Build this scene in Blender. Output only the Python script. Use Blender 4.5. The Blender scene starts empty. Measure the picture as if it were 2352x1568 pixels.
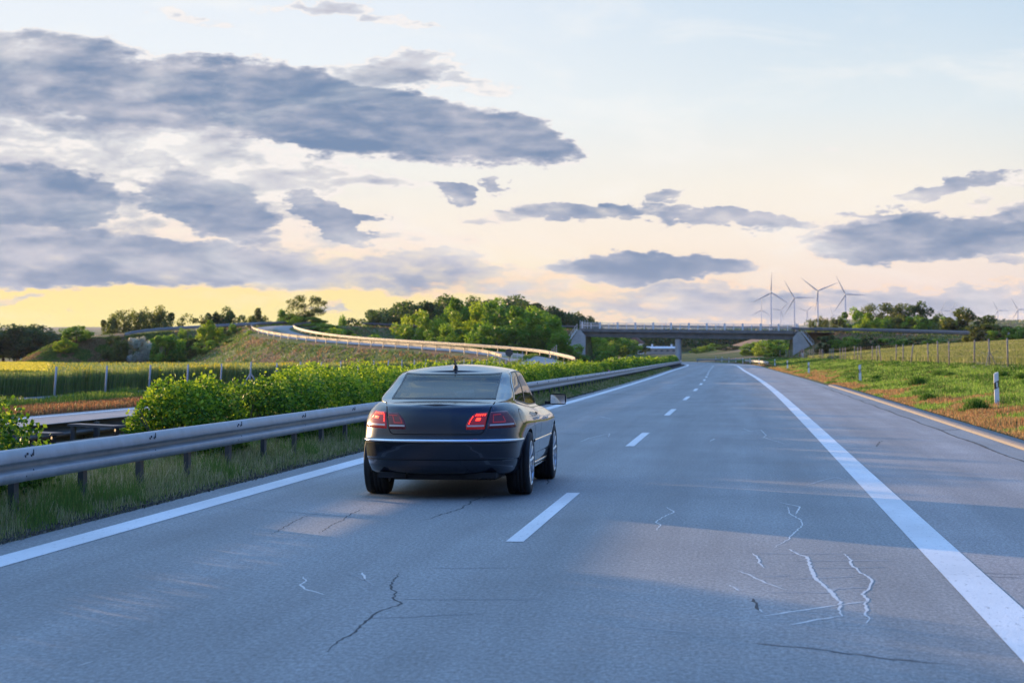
import bpy, bmesh, math, random
import numpy as np
from mathutils import Vector, Matrix
random.seed(7); rng = np.random.default_rng(11)
S = bpy.context.scene
COL = S.collection
R = math.radians
# ---------------------------------------------------------------- camera
FPX, CXP, HOR, HC = 4700.0, 1176.0, 815.0, 1.56      # the lens and eye height measured on the photograph (2352 px wide)
TH = math.atan((1699.0 - CXP) / FPX)
cam = bpy.data.cameras.new('camera'); cam.sensor_width = 36.0
cam.lens = 36.0 * FPX / 2352.0; cam.clip_start = 0.5; cam.clip_end = 30000
cam.dof.use_dof = True; cam.dof.focus_distance = 22.5; cam.dof.aperture_fstop = 4.5
camo = bpy.data.objects.new('camera', cam); COL.objects.link(camo)
camo.location = (0, 0, HC)
camo.rotation_euler = (R(90) + math.atan((HOR - 784.0) / FPX), 0, TH)
S.camera = camo
# ---------------------------------------------------------------- render settings and exposure
S.render.engine = 'CYCLES'
S.view_settings.view_transform = 'Standard'; S.view_settings.look = 'None'
S.view_settings.exposure = 1.08; S.view_settings.gamma = 1.0
S.cycles.use_denoising = True
S.cycles.max_bounces = 8; S.cycles.diffuse_bounces = 3; S.cycles.glossy_bounces = 3
S.cycles.transparent_max_bounces = 12; S.cycles.transmission_bounces = 3; S.cycles.volume_bounces = 1
S.cycles.sample_clamp_indirect = 6.0
S.cycles.caustics_reflective = False; S.cycles.caustics_refractive = False
# ---------------------------------------------------------------- sun
SUN_AZ, SUN_EL = R(-46), R(5.2)            # to the left of the road's direction, just above the horizon
sd = Vector((math.sin(SUN_AZ) * math.cos(SUN_EL), math.cos(SUN_AZ) * math.cos(SUN_EL), math.sin(SUN_EL)))
sl = bpy.data.lights.new('sun', 'SUN'); sl.energy = 5.0; sl.angle = R(0.6); sl.color = (1.0, 0.66, 0.34)
so = bpy.data.objects.new('sun', sl); COL.objects.link(so); so.location = (-60, 60, 30)
so.rotation_euler = sd.to_track_quat('Z', 'Y').to_euler()
# ---------------------------------------------------------------- sky: Nishita, an evening gradient and clouds at fixed directions
class NT:
    def __init__(s, tree): s.t = tree; s.n = tree.nodes; s.l = tree.links
    def new(s, typ, **kw):
        n = s.n.new(typ)
        for k, v in kw.items(): setattr(n, k, v)
        return n
    def put(s, sock, v):
        if isinstance(v, bpy.types.NodeSocket): s.l.new(v, sock)
        elif v is not None: sock.default_value = v
    def math(s, op, a, b=None, c=None, clamp=False):
        n = s.new('ShaderNodeMath', operation=op, use_clamp=clamp); s.put(n.inputs[0], a)
        if b is not None: s.put(n.inputs[1], b)
        if c is not None: s.put(n.inputs[2], c)
        return n.outputs[0]
    def vmath(s, op, a, b=None):
        n = s.new('ShaderNodeVectorMath', operation=op); s.put(n.inputs[0], a)
        if b is not None:
            s.put(n.inputs[3] if op == 'SCALE' else n.inputs[1], b)
        return n.outputs[1] if op in ('LENGTH', 'DOT_PRODUCT') else n.outputs[0]
    def mrange(s, v, a, b, c=0.0, d=1.0, smooth=True):
        n = s.new('ShaderNodeMapRange'); n.interpolation_type = 'SMOOTHSTEP' if smooth else 'LINEAR'
        s.put(n.inputs[0], v); n.inputs[1].default_value = a; n.inputs[2].default_value = b
        n.inputs[3].default_value = c; n.inputs[4].default_value = d
        return n.outputs[0]
    def mix(s, f, a, b, blend='MIX'):
        n = s.new('ShaderNodeMix', data_type='RGBA', blend_type=blend)
        s.put(n.inputs[0], f); s.put(n.inputs[6], a); s.put(n.inputs[7], b)
        return n.outputs[2]
    def ramp(s, f, pts, interp='LINEAR'):
        n = s.new('ShaderNodeValToRGB'); cr = n.color_ramp; cr.interpolation = interp
        while len(cr.elements) < len(pts): cr.elements.new(0.5)
        for e, (p, c) in zip(cr.elements, pts):
            e.position = p; e.color = (c[0], c[1], c[2], 1)
        s.put(n.inputs[0], f); return n.outputs[0]
    def noise(s, vec, scale, detail=4, rough=0.55, dist=0.0, out=0, dims='3D'):
        n = s.new('ShaderNodeTexNoise', noise_dimensions=dims); s.put(n.inputs['Vector'], vec)
        n.inputs['Scale'].default_value = scale; n.inputs['Detail'].default_value = detail
        n.inputs['Roughness'].default_value = rough; n.inputs['Distortion'].default_value = dist
        return n.outputs[out]
    def comb(s, x, y, z=0.0):
        n = s.new('ShaderNodeCombineXYZ'); s.put(n.inputs[0], x); s.put(n.inputs[1], y); s.put(n.inputs[2], z); return n.outputs[0]
    def mapping(s, vec, loc=(0, 0, 0), rot=(0, 0, 0), scale=(1, 1, 1), typ='POINT'):
        n = s.new('ShaderNodeMapping', vector_type=typ); s.put(n.inputs[0], vec)
        n.inputs[1].default_value = loc; n.inputs[2].default_value = rot; n.inputs[3].default_value = scale
        return n.outputs[0]
def lin(c):
    return tuple((v / 12.92 if v <= 0.04045 else ((v + 0.055) / 1.055) ** 2.4) for v in c)
W = bpy.data.worlds.new('World'); S.world = W; W.use_nodes = True
W.cycles.sampling_method = 'MANUAL'; W.cycles.sample_map_resolution = 512
nt = NT(W.node_tree); nt.n.clear()
tc = nt.new('ShaderNodeTexCoord').outputs['Generated']
sep = nt.new('ShaderNodeSeparateXYZ'); nt.l.new(tc, sep.inputs[0])
AZ = nt.math('ARCTAN2', sep.outputs[0], sep.outputs[1])
EL = nt.math('ARCSINE', sep.outputs[2])
# work in hundredths of a radian: 47 units of the photograph's 2352 px width each
AZc = nt.math('MULTIPLY', AZ, 100.0); ELc = nt.math('MULTIPLY', EL, 100.0)
P0 = nt.comb(AZc, ELc, 0.0)
def U(x): return (x - 1699.0) / 47.0
def V(y): return (815.0 - y) / 47.0
# clear sky gradient
g_left = nt.ramp(nt.math('DIVIDE', ELc, 90.0, clamp=True), [
    (0.0, lin((1.0, .86, .30))), (1.6/90, lin((1.0, .93, .47))), (3.2/90, lin((1.0, .90, .58))), (5.5/90, lin((.985, .93, .86))),
    (8.0/90, lin((.95, .94, .91))), (12/90, lin((.93, .955, .97))), (17/90, lin((.90, .935, .975))), (30/90, lin((.70, .80, .93))), (1.0, lin((.42, .58, .84)))])
g_right = nt.ramp(nt.math('DIVIDE', ELc, 90.0, clamp=True), [
    (0.0, lin((.76, .74, .80))), (1.6/90, lin((.85, .79, .82))), (3.2/90, lin((.955, .875, .83))), (5.5/90, lin((.975, .925, .87))),
    (8.0/90, lin((.97, .94, .89))), (12/90, lin((.88, .92, .94))), (17/90, lin((.79, .87, .94))), (30/90, lin((.60, .74, .92))), (1.0, lin((.36, .54, .84)))])
side = nt.mrange(AZc, U(650), U(2100))
grad = nt.mix(side, g_left, g_right)
grad = nt.mix(nt.mrange(AZc, U(2050), U(2700)), grad, nt.mix(1.0, grad, (.86, .92, .97, 1), 'MULTIPLY'))
ni = nt.new('ShaderNodeTexSky', sky_type='NISHITA'); ni.sun_disc = False
ni.sun_elevation = SUN_EL; ni.sun_rotation = -SUN_AZ if False else SUN_AZ
ni.air_density = 1.0; ni.dust_density = 2.0; ni.altitude = 100
nis = nt.mix(1.0, ni.outputs[0], (.10, .10, .10, 1), 'MULTIPLY')
base = nt.mix(0.05, grad, nis)
# warped coordinates for ragged cloud edges
w1 = nt.noise(nt.mapping(P0, scale=(.22, .62, 1)), 1.0, 6, .60, 0.0, 1)
w1 = nt.vmath('SUBTRACT', w1, (.5, .5, .5))
w2 = nt.noise(nt.mapping(P0, scale=(.75, 1.9, 1), loc=(3, 7, 2)), 1.0, 5, .62, 0.0, 1)
w2 = nt.vmath('SUBTRACT', w2, (.5, .5, .5))
PW = nt.vmath('ADD', P0, nt.vmath('MULTIPLY', w1, (5.8, 2.0, 0)))
PW = nt.vmath('ADD', PW, nt.vmath('MULTIPLY', w2, (2.6, 1.1, 0)))
# (x, y, half width, half height in photograph px, slope, strength, softness)
BL = [
 (250, 400, 720, 270, 0, .62, .8), (700, 560, 520, 110, 4, .46, 1.0), (1500, 530, 330, 60, 0, .22, 1.0), (2150, 520, 300, 90, 0, .22, 1.0),
 (240, 215, 600, 100, 7, 1.2, .45), (760, 262, 480, 100, 8, 1.4, .3), (1080, 318, 270, 66, 6, 1.45, .28), (-300, 250, 500, 130, 0, 1.0, .5),
 (330, 285, 470, 62, 2, .78, .7), (930, 160, 170, 44, -6, .85, .8), (1090, 200, 120, 30, 12, .45, .9), (60, 345, 210, 40, 10, .62, .8), (380, 345, 230, 55, 5, .55, .9),
 (120, 465, 215, 76, 3, 1.3, .3), (350, 378, 88, 28, 8, .9, .4), (490, 480, 185, 66, 16, 1.2, .35), (700, 405, 330, 32, 6, .66, .8),
 (770, 500, 130, 36, 22, 1.1, .3), (900, 425, 200, 18, 6, .45, .9), (60, 560, 420, 62, 3, 1.0, .5), (230, 605, 560, 66, 0, 1.2, .3),
 (760, 622, 520, 50, 2, .85, .5), (-400, 520, 480, 140, 0, 1.0, .5), (1020, 600, 170, 26, 3, .7, .6), (560, 540, 150, 22, 14, .6, .7),
 (1045, 446, 52, 18, 6, .9, .4), (1142, 430, 36, 20, 6, .8, .5), (1130, 498, 85, 18, 2, .75, .5), (1330, 482, 190, 22, -2, .9, .45),
 (1520, 452, 68, 12, -6, .7, .6), (1660, 508, 210, 24, 7, .95, .4), (1500, 612, 275, 42, 0, 1.2, .35), (1180, 650, 380, 46, 4, .62, 1.0),
 (2130, 548, 320, 58, -2, 1.35, .35), (2400, 520, 160, 60, 4, .9, .5), (2170, 438, 150, 26, -12, .95, .4), (2330, 425, 90, 18, -10, .55, .8), (2010, 494, 80, 11, 0, .75, .5),
 (1880, 357, 60, 9, 4, .4, .9), (2240, 470, 60, 12, -30, .5, .8), (2330, 605, 150, 16, 5, .8, .5), (1600, 700, 440, 54, 3, .85, .7), (2150, 700, 460, 48, 0, .95, .6),
 (1250, 715, 230, 26, 6, .35, 1.0), (60, 690, 90, 12, -3, .55, .7), (755, 708, 34, 15, 14, .55, .6), (200, 720, 28, 8, 10, .5, .8),
 (750, 36, 150, 20, 3, .55, 1.0), (900, 62, 130, 16, 2, .55, 1.0), (450, 50, 170, 15, 4, .48, 1.0), (1940, 245, 90, 7, 0, .16, 1.0),
]
dens = None
for (x, y, a, b, slope, st, soft) in BL:
    m = nt.mapping(PW, loc=(U(x), V(y), 0), rot=(0, 0, -R(slope)), scale=(a/47, b/47, 1), typ='TEXTURE')
    d = nt.vmath('LENGTH', m)
    v = nt.mrange(d, 1.0 + soft * .35, 1.0 - soft * .75, 0.0, st)
    dens = v if dens is None else nt.math('SMOOTH_MAX', dens, v, .22)
det = nt.noise(nt.mapping(P0, scale=(.34, 1.15, 1), loc=(11, 3, 0)), 1.0, 5, .50, .3)
det2 = nt.noise(nt.mapping(P0, scale=(.9, 2.2, 1), loc=(1, 9, 0), rot=(0, 0, R(8))), 1.0, 5, .55, .2)
dd = nt.math('ADD', dens, nt.math('MULTIPLY', nt.math('SUBTRACT', det, .5), 1.7))
dd = nt.math('ADD', dd, nt.math('MULTIPLY', nt.math('SUBTRACT', det2, .5), .8))
dd = nt.math('MULTIPLY', dd, nt.mrange(dens, .08, .40))
alpha = nt.mrange(dd, .06, 1.04)
core = nt.mrange(nt.math('ADD', dd, nt.math('MULTIPLY', nt.math('SUBTRACT', nt.noise(nt.mapping(P0, scale=(.12, .5, 1), loc=(2, 5, 1)), 1.0, 3, .5), .5), 2.2)), .38, 1.8)
ccol = nt.mix(core, lin((.775, .775, .815)) + (1,), lin((.42, .525, .66)) + (1,))
low = nt.mrange(ELc, 5.0, .5)
ccol = nt.mix(nt.math('MULTIPLY', low, .35), ccol, lin((.66, .68, .75)) + (1,))
# sunlit rims: warm where the cloud is thin and low
rim = nt.math('MULTIPLY', nt.mrange(dd, .2, .4), nt.mrange(dd, .62, .42))
warm = nt.mix(nt.mrange(ELc, 9, 1.5), lin((.98, .95, .93)) + (1,), lin((1.0, .85, .70)) + (1,))
sky = nt.mix(alpha, base, ccol)
sky = nt.mix(nt.math('MULTIPLY', rim, .7), sky, warm)
# sunlit cumulus tops low in the middle
glow = None
for (x, y, a, b, sl_) in [(1420, 690, 150, 26, 10), (1290, 668, 90, 22, 6), (1180, 640, 160, 26, -4), (1060, 655, 180, 20, -6)]:
    m = nt.mapping(PW, loc=(U(x), V(y), 0), rot=(0, 0, -R(sl_)), scale=(a/47, b/47, 1), typ='TEXTURE')
    v = nt.mrange(nt.vmath('LENGTH', m), 1.25, .3)
    glow = v if glow is None else nt.math('MAXIMUM', glow, v)
glow = nt.math('MULTIPLY', glow, nt.mrange(det2, .42, .62))
sky = nt.mix(nt.math('MULTIPLY', glow, .75), sky, lin((1.0, .86, .70)) + (1,))
# thin high veil
veil = nt.noise(nt.mapping(P0, scale=(.10, .34, 1), rot=(0, 0, R(18)), loc=(5, 1, 0)), 1.0, 6, .6, .6)
sky = nt.mix(nt.math('MULTIPLY', nt.mrange(veil, .48, .72), .42), sky, lin((.975, .965, .945)) + (1,))
# away from the sunset the evening sky is darker and bluer
away = nt.math('MULTIPLY', nt.math('SUBTRACT', 1.0, nt.math('COSINE', nt.math('SUBTRACT', AZ, SUN_AZ))), .5)
sky = nt.vmath('MULTIPLY', sky, nt.mix(nt.mrange(away, .30, .80), (1, 1, 1, 1), (.36, .47, .70, 1)))
# unseen sky above the view, boosted and tinted to light the road and foliage
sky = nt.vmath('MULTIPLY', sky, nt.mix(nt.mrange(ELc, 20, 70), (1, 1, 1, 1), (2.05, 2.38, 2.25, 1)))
# below the horizon: dull ground colour
sky = nt.mix(nt.mrange(ELc, .0, -1.2), sky, (.10, .11, .08, 1))
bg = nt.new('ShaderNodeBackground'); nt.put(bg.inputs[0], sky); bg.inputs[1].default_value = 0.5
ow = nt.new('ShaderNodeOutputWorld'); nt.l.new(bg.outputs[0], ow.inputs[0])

# ================================================================ helpers
def wp(x, y, D):
    """The place that lies D metres down the road behind a point of the photograph."""
    a = math.atan((x - CXP) / FPX) - TH
    X = D * math.tan(a); dep = D * math.cos(TH) - X * math.sin(TH)
    return Vector((X, D, HC + (HOR - y) * dep / FPX))
def gp(x, y, z=0.0):
    dep = FPX * (HC - z) / (y - HOR); f = math.atan((x - CXP) / FPX)
    return Vector((dep * math.sin(f - TH) / math.cos(f), dep * math.cos(f - TH) / math.cos(f), z))
_sD = np.arange(-60, 900, 5.0)
_sv = np.interp(_sD, [0, 60, 100, 150, 200, 300, 340, 400, 440, 520, 620, 700, 900], [0, 0, -.1, -.5, -1.1, -1.9, -3, -7, -12, -25, -50, -75, -140])
_sv = np.convolve(np.pad(_sv, 4, mode='edge'), np.ones(9) / 9, 'valid')
def sc(D): return np.interp(D, _sD, _sv)
def vn(x, y, seed=0):
    x = np.asarray(x, float); y = np.asarray(y, float)
    xi = np.floor(x).astype(np.int64); yi = np.floor(y).astype(np.int64); xf = x - xi; yf = y - yi
    def h(a, b):
        n = (a * 374761393 + b * 668265263 + seed * 974711) & 0xffffffff
        n = ((n ^ (n >> 13)) * 1274126177) & 0xffffffff
        return ((n ^ (n >> 16)) & 0xffff) / 65535.0
    u = xf * xf * (3 - 2 * xf); v = yf * yf * (3 - 2 * yf)
    return (h(xi, yi) * (1 - u) + h(xi + 1, yi) * u) * (1 - v) + (h(xi, yi + 1) * (1 - u) + h(xi + 1, yi + 1) * u) * v
def fbm(x, y, o=4, seed=0):
    s = 0; a = .5; t = 0
    for i in range(o):
        s = s + a * vn(x * 2 ** i, y * 2 ** i, seed + i * 17); t += a; a *= .55
    return s / t
def tag(o, label=None, cat=None, group=None, kind=None):
    if label: o['label'] = label
    if cat: o['category'] = cat
    if group: o['group'] = group
    if kind: o['kind'] = kind
    return o
def empty(name, loc=(0, 0, 0), label=None, cat=None, group=None, rz=0):
    o = bpy.data.objects.new(name, None); COL.objects.link(o); o.location = loc; o.rotation_euler = (0, 0, rz)
    o.empty_display_size = .2
    return tag(o, label, cat, group)
def link_mesh(name, me, mats, parent=None, smooth=False, loc=None):
    o = bpy.data.objects.new(name, me); COL.objects.link(o)
    for m in (mats if isinstance(mats, (list, tuple)) else [mats]): me.materials.append(m)
    if smooth: me.shade_smooth()
    if parent: o.parent = parent
    if loc is not None: o.location = loc
    return o
def np_mesh(name, V_, F_, mats, parent=None, smooth=False, col=None, loc=None, midx=None):
    V_ = np.ascontiguousarray(V_, dtype=np.float32); F_ = np.ascontiguousarray(F_, dtype=np.int32)
    me = bpy.data.meshes.new(name); nv = len(V_); nf, k = F_.shape
    me.vertices.add(nv); me.vertices.foreach_set('co', V_.ravel())
    me.loops.add(nf * k); me.loops.foreach_set('vertex_index', F_.ravel())
    me.polygons.add(nf); me.polygons.foreach_set('loop_start', np.arange(0, nf * k, k, dtype=np.int32))
    if midx is not None: me.polygons.foreach_set('material_index', np.asarray(midx, dtype=np.int32))
    me.update(calc_edges=True)
    if col is not None:
        c = np.ones((nv, 4), np.float32); c[:, :3] = col
        a = me.color_attributes.new('Col', 'FLOAT_COLOR', 'POINT'); a.data.foreach_set('color', c.ravel())
    return link_mesh(name, me, mats, parent, smooth, loc)
class MB:
    def __init__(s): s.v = []; s.f = []
    def quad(s, a, b, c, d):
        n = len(s.v); s.v += [a, b, c, d]; s.f.append((n, n+1, n+2, n+3)); return s
    def poly(s, pts):
        n = len(s.v); s.v += list(pts); s.f.append(tuple(range(n, n + len(pts)))); return s
    def box(s, c, d, M=None):
        cx, cy, cz = c; x, y, z = d[0]/2, d[1]/2, d[2]/2; n = len(s.v)
        pts = [Vector((cx+i*x, cy+j*y, cz+k*z)) for i in (-1, 1) for j in (-1, 1) for k in (-1, 1)]
        if M is not None: pts = [M @ p for p in pts]
        s.v += [tuple(p) for p in pts]
        s.f += [tuple(n+i for i in q) for q in ((0,1,3,2), (4,6,7,5), (0,4,5,1), (2,3,7,6), (0,2,6,4), (1,5,7,3))]
        return s
    def bar(s, a, b, w, h=None, up=(0, 0, 1)):
        h = h or w; a = Vector(a); b = Vector(b); d = (b - a); L = d.length
        if L < 1e-6: return s
        d.normalize(); u = Vector(up)
        if abs(d.dot(u)) > .98: u = Vector((0, 1, 0))
        x = d.cross(u).normalized(); z = x.cross(d)
        M = Matrix((( x.x, d.x, z.x, (a.x+b.x)/2), (x.y, d.y, z.y, (a.y+b.y)/2), (x.z, d.z, z.z, (a.z+b.z)/2), (0, 0, 0, 1)))
        return s.box((0, 0, 0), (w, L, h), M)
    def cyl(s, a, b, r0, r1=None, n=10, caps=True):
        r1 = r0 if r1 is None else r1; a = Vector(a); b = Vector(b); d = (b - a).normalized()
        u = Vector((0, 0, 1)) if abs(d.z) < .9 else Vector((1, 0, 0)); x = d.cross(u).normalized(); y = d.cross(x)
        k = len(s.v)
        for (c, r) in ((a, r0), (b, r1)):
            for i in range(n):
                t = 2 * math.pi * i / n; s.v.append(tuple(c + x * (r * math.cos(t)) + y * (r * math.sin(t))))
        for i in range(n): s.f.append((k+i, k+(i+1) % n, k+n+(i+1) % n, k+n+i))
        if caps: s.f.append(tuple(range(k+n-1, k-1, -1))); s.f.append(tuple(range(k+n, k+2*n)))
        return s
    def lathe(s, prof, n=32, axis='x', c=(0, 0, 0)):
        k = len(s.v); m = len(prof)
        for i in range(n):
            t = 2 * math.pi * i / n
            for (a, r) in prof:
                if axis == 'x': s.v.append((c[0]+a, c[1]+r*math.cos(t), c[2]+r*math.sin(t)))
                else: s.v.append((c[0]+r*math.cos(t), c[1]+r*math.sin(t), c[2]+a))
        for i in range(n):
            j = (i+1) % n
            for q in range(m-1): s.f.append((k+i*m+q, k+j*m+q, k+j*m+q+1, k+i*m+q+1))
        return s
    def build(s, name, mat, parent=None, smooth=False, loc=None, bevel=0):
        me = bpy.data.meshes.new(name); me.from_pydata([tuple(v) for v in s.v], [], s.f); me.update()
        if smooth or bevel:
            bm = bmesh.new(); bm.from_mesh(me)
            bmesh.ops.recalc_face_normals(bm, faces=bm.faces)
            if bevel: bmesh.ops.bevel(bm, geom=bm.edges[:] , offset=bevel, segments=2, affect='EDGES', clamp_overlap=True)
            bm.to_mesh(me); bm.free()
        return link_mesh(name, me, mat, parent, smooth, loc)
def copy_thing(root, loc=None, rz=None, scale=None):
    c = root.copy(); COL.objects.link(c)
    if loc is not None: c.location = loc
    if rz is not None: c.rotation_euler = (0, 0, rz)
    if scale is not None: c.scale = scale
    for ch in list(root.children):
        d = ch.copy(); COL.objects.link(d); d.parent = c
        for g in list(ch.children):
            e = g.copy(); COL.objects.link(e); e.parent = d
    return c
# ================================================================ materials
def mat(name, col=(.5, .5, .5), rough=.6, metal=0.0, spec=.5, var=0.0, scale=5.0, bump=0.0, coat=0.0, emit=None, estr=0.0):
    m = bpy.data.materials.new(name); m.use_nodes = True; t = NT(m.node_tree); b = t.n['Principled BSDF']
    b.inputs['Base Color'].default_value = (*col, 1); b.inputs['Roughness'].default_value = rough
    b.inputs['Metallic'].default_value = metal; b.inputs['Specular IOR Level'].default_value = spec
    b.inputs['Coat Weight'].default_value = coat; b.inputs['Coat Roughness'].default_value = .03
    if emit: b.inputs['Emission Color'].default_value = (*emit, 1); b.inputs['Emission Strength'].default_value = estr
    if var or bump:
        co = t.new('ShaderNodeTexCoord').outputs['Object']
        nz = t.noise(co, scale, 6, .6)
        if var:
            f = t.mrange(nz, .3, .7, 1 - var, 1 + var, False)
            t.l.new(t.vmath('SCALE', (*col,), f), b.inputs['Base Color'])
            t.l.new(t.math('ADD', t.math('MULTIPLY', nz, .25), rough - .12, clamp=True), b.inputs['Roughness'])
        if bump:
            bp = t.new('ShaderNodeBump'); bp.inputs['Strength'].default_value = bump; bp.inputs['Distance'].default_value = .02
            t.l.new(t.noise(co, scale * 6, 4, .6), bp.inputs['Height']); t.l.new(bp.outputs[0], b.inputs['Normal'])
    return m
def leaf_mat(name, c0, c1, c2, trans=.48, gloss=.5):
    m = bpy.data.materials.new(name); m.use_nodes = True; t = NT(m.node_tree); b = t.n['Principled BSDF']; out = t.n['Material Output']
    at = t.new('ShaderNodeAttribute', attribute_name='Col')
    s3 = t.new('ShaderNodeSeparateColor'); t.l.new(at.outputs['Color'], s3.inputs[0])
    oi = t.new('ShaderNodeObjectInfo')
    f = t.math('ADD', s3.outputs[0], t.math('MULTIPLY', t.math('SUBTRACT', oi.outputs['Random'], .5), .22), clamp=True)
    c = t.ramp(f, [(0, c0), (.5, c1), (1, c2)])
    t.l.new(c, b.inputs['Base Color']); b.inputs['Roughness'].default_value = gloss; b.inputs['Specular IOR Level'].default_value = .2
    tr = t.new('ShaderNodeBsdfTranslucent'); t.l.new(t.mix(1.0, c, (1.25, 1.15, .55, 1), 'MULTIPLY'), tr.inputs[0])
    mx = t.new('ShaderNodeMixShader'); mx.inputs[0].default_value = trans
    t.l.new(b.outputs[0], mx.inputs[1]); t.l.new(tr.outputs[0], mx.inputs[2]); t.l.new(mx.outputs[0], out.inputs[0])
    return m
def col_leaf_mat(name, trans=.45):
    m = bpy.data.materials.new(name); m.use_nodes = True; t = NT(m.node_tree); b = t.n['Principled BSDF']; out = t.n['Material Output']
    at = t.new('ShaderNodeAttribute', attribute_name='Col').outputs['Color']
    t.l.new(at, b.inputs['Base Color']); b.inputs['Roughness'].default_value = .6; b.inputs['Specular IOR Level'].default_value = .25
    tr = t.new('ShaderNodeBsdfTranslucent'); t.l.new(at, tr.inputs[0])
    mx = t.new('ShaderNodeMixShader'); mx.inputs[0].default_value = trans
    t.l.new(b.outputs[0], mx.inputs[1]); t.l.new(tr.outputs[0], mx.inputs[2]); t.l.new(mx.outputs[0], out.inputs[0])
    return m
M = {}
def asphalt(name, c, seam=True):
    m = bpy.data.materials.new(name); m.use_nodes = True; t = NT(m.node_tree); b = t.n['Principled BSDF']
    co = t.new('ShaderNodeTexCoord').outputs['Object']
    g1 = t.noise(t.mapping(co, scale=(1, .38, 1)), 42, 3, .8); g2 = t.noise(t.mapping(co, loc=(5, 5, 0)), 19, 5, .7)
    st = t.noise(t.mapping(co, scale=(1.6, .06, 1)), 1.0, 5, .6)          # long wheel tracks
    bl = t.noise(t.mapping(co, scale=(.5, .28, 1), loc=(9, 2, 0)), 1.0, 5, .6)
    v = t.math('MULTIPLY', t.mrange(g1, .3, .7, .45, 1.6, False), t.mrange(g2, .3, .7, .84, 1.18, False))
    v = t.math('MULTIPLY', v, t.mrange(st, .3, .7, .82, 1.16, False))
    v = t.math('MULTIPLY', v, t.mrange(bl, .3, .7, .84, 1.14, False))
    sx = t.new('ShaderNodeSeparateXYZ'); t.l.new(co, sx.inputs[0])     # polished wheel paths in each lane
    wt = t.math('COSINE', t.math('MULTIPLY', t.math('ADD', sx.outputs[0], .95), 3.49))
    v = t.math('MULTIPLY', v, t.math('SUBTRACT', 1.0, t.math('MULTIPLY', wt, t.mrange(bl, .3, .7, .02, .09, False))))
    t.l.new(t.vmath('SCALE', c, v), b.inputs['Base Color'])
    t.l.new(t.mrange(g1, .3, .7, .58, .78, False), b.inputs['Roughness']); b.inputs['Specular IOR Level'].default_value = .5
    bp = t.new('ShaderNodeBump'); bp.inputs['Strength'].default_value = .55; bp.inputs['Distance'].default_value = .006
    t.l.new(t.math('ADD', g1, t.noise(co, 150, 2, .6)), bp.inputs['Height']); t.l.new(bp.outputs[0], b.inputs['Normal'])
    return m
M['road'] = asphalt('asphalt', (.230, .228, .214))
M['road2'] = asphalt('asphalt_shoulder', (.265, .245, .228))
M['paint'] = mat('road_paint', (.74, .74, .72), .5, var=.10, scale=9, bump=.3)
t = NT(M['paint'].node_tree); b = t.n['Principled BSDF']; co = t.new('ShaderNodeTexCoord').outputs['Object']
wr = t.mrange(t.noise(t.mapping(co, scale=(1, .3, 1)), 26, 5, .75), .56, .70, 0, .75); dr = t.mrange(t.noise(t.mapping(co, scale=(.8, .25, 1)), 1.3, 5, .6), .35, .65, .82, 1.05, False)
t.l.new(t.mix(wr, t.vmath('SCALE', (.74, .74, .72), dr), (.24, .24, .23, 1)), b.inputs['Base Color'])
M['seal'] = mat('crack_seal_pale', (.56, .56, .54), .45, var=.1, scale=20)
M['crack'] = mat('crack_dark', (.03, .03, .032), .8)
M['faint'] = mat('scratch_pale', (.30, .295, .29), .6)
M['faintdark'] = mat('hair_crack', (.155, .155, .155), .8)
M['galvf'] = mat('dull_galvanised_steel', (.15, .15, .15), .6, 0, var=.14, scale=2)
M['galv'] = mat('galvanised_steel', (.34, .345, .34), .5, .1, var=.2, scale=3.5, bump=.1)
M['galvd'] = mat('weathered_steel', (.075, .08, .085), .6, .3, var=.2, scale=6)
M['conc'] = mat('concrete', (.50, .48, .45), .85, var=.16, scale=1.2, bump=.25)
M['concd'] = mat('stained_concrete', (.19, .185, .175), .85, var=.25, scale=.8, bump=.25)
M['kerb'] = mat('kerb_concrete', (.21, .18, .155), .85, var=.15, scale=8, bump=.3)
M['white'] = mat('white_plastic', (.88, .88, .88), .4, var=.05, scale=12)
M['whitem'] = mat('white_painted_steel', (.74, .76, .78), .4, var=.05, scale=4)
M['black'] = mat('black_plastic', (.015, .015, .018), .5)
M['post'] = mat('grey_timber', (.29, .235, .19), .8, var=.2, scale=12, bump=.3)
M['postc'] = mat('concrete_post', (.42, .42, .44), .8, var=.15, scale=12)
M['bark'] = mat('bark', (.10, .08, .06), .9, var=.3, scale=6, bump=.5)
M['wire'] = mat('wire', (.09, .09, .085), .7)
M['tower'] = mat('turbine_white', (.44, .46, .50), .5)
M['leaf'] = leaf_mat('hedge_leaves', (.018, .058, .010), (.085, .20, .022), (.36, .50, .05), .42, .6)
M['tree_g'] = leaf_mat('green_leaves', (.06, .13, .02), (.15, .29, .035), (.32, .46, .06))
M['tree_y'] = leaf_mat('yellow_green_leaves', (.09, .17, .02), (.25, .37, .035), (.42, .52, .055))
M['tree_d'] = leaf_mat('dark_leaves', (.030, .065, .025), (.055, .11, .038), (.11, .17, .045))
M['tree_o'] = leaf_mat('olive_leaves', (.055, .085, .028), (.11, .15, .045), (.20, .23, .06))
M['blossom'] = leaf_mat('white_blossom', (.10, .14, .07), (.50, .52, .50), (.75, .75, .75), .3)
M['grass'] = col_leaf_mat('grass_blades')
m = bpy.data.materials.new('ground_cover'); m.use_nodes = True; t = NT(m.node_tree); b = t.n['Principled BSDF']
at = t.new('ShaderNodeAttribute', attribute_name='Col').outputs['Color']
co = t.new('ShaderNodeTexCoord').outputs['Object']
v = t.math('MULTIPLY', t.mrange(t.noise(co, 1.1, 6, .65), .3, .7, .68, 1.35, False), t.mrange(t.noise(co, 14, 4, .7), .3, .7, .75, 1.25, False))
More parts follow.
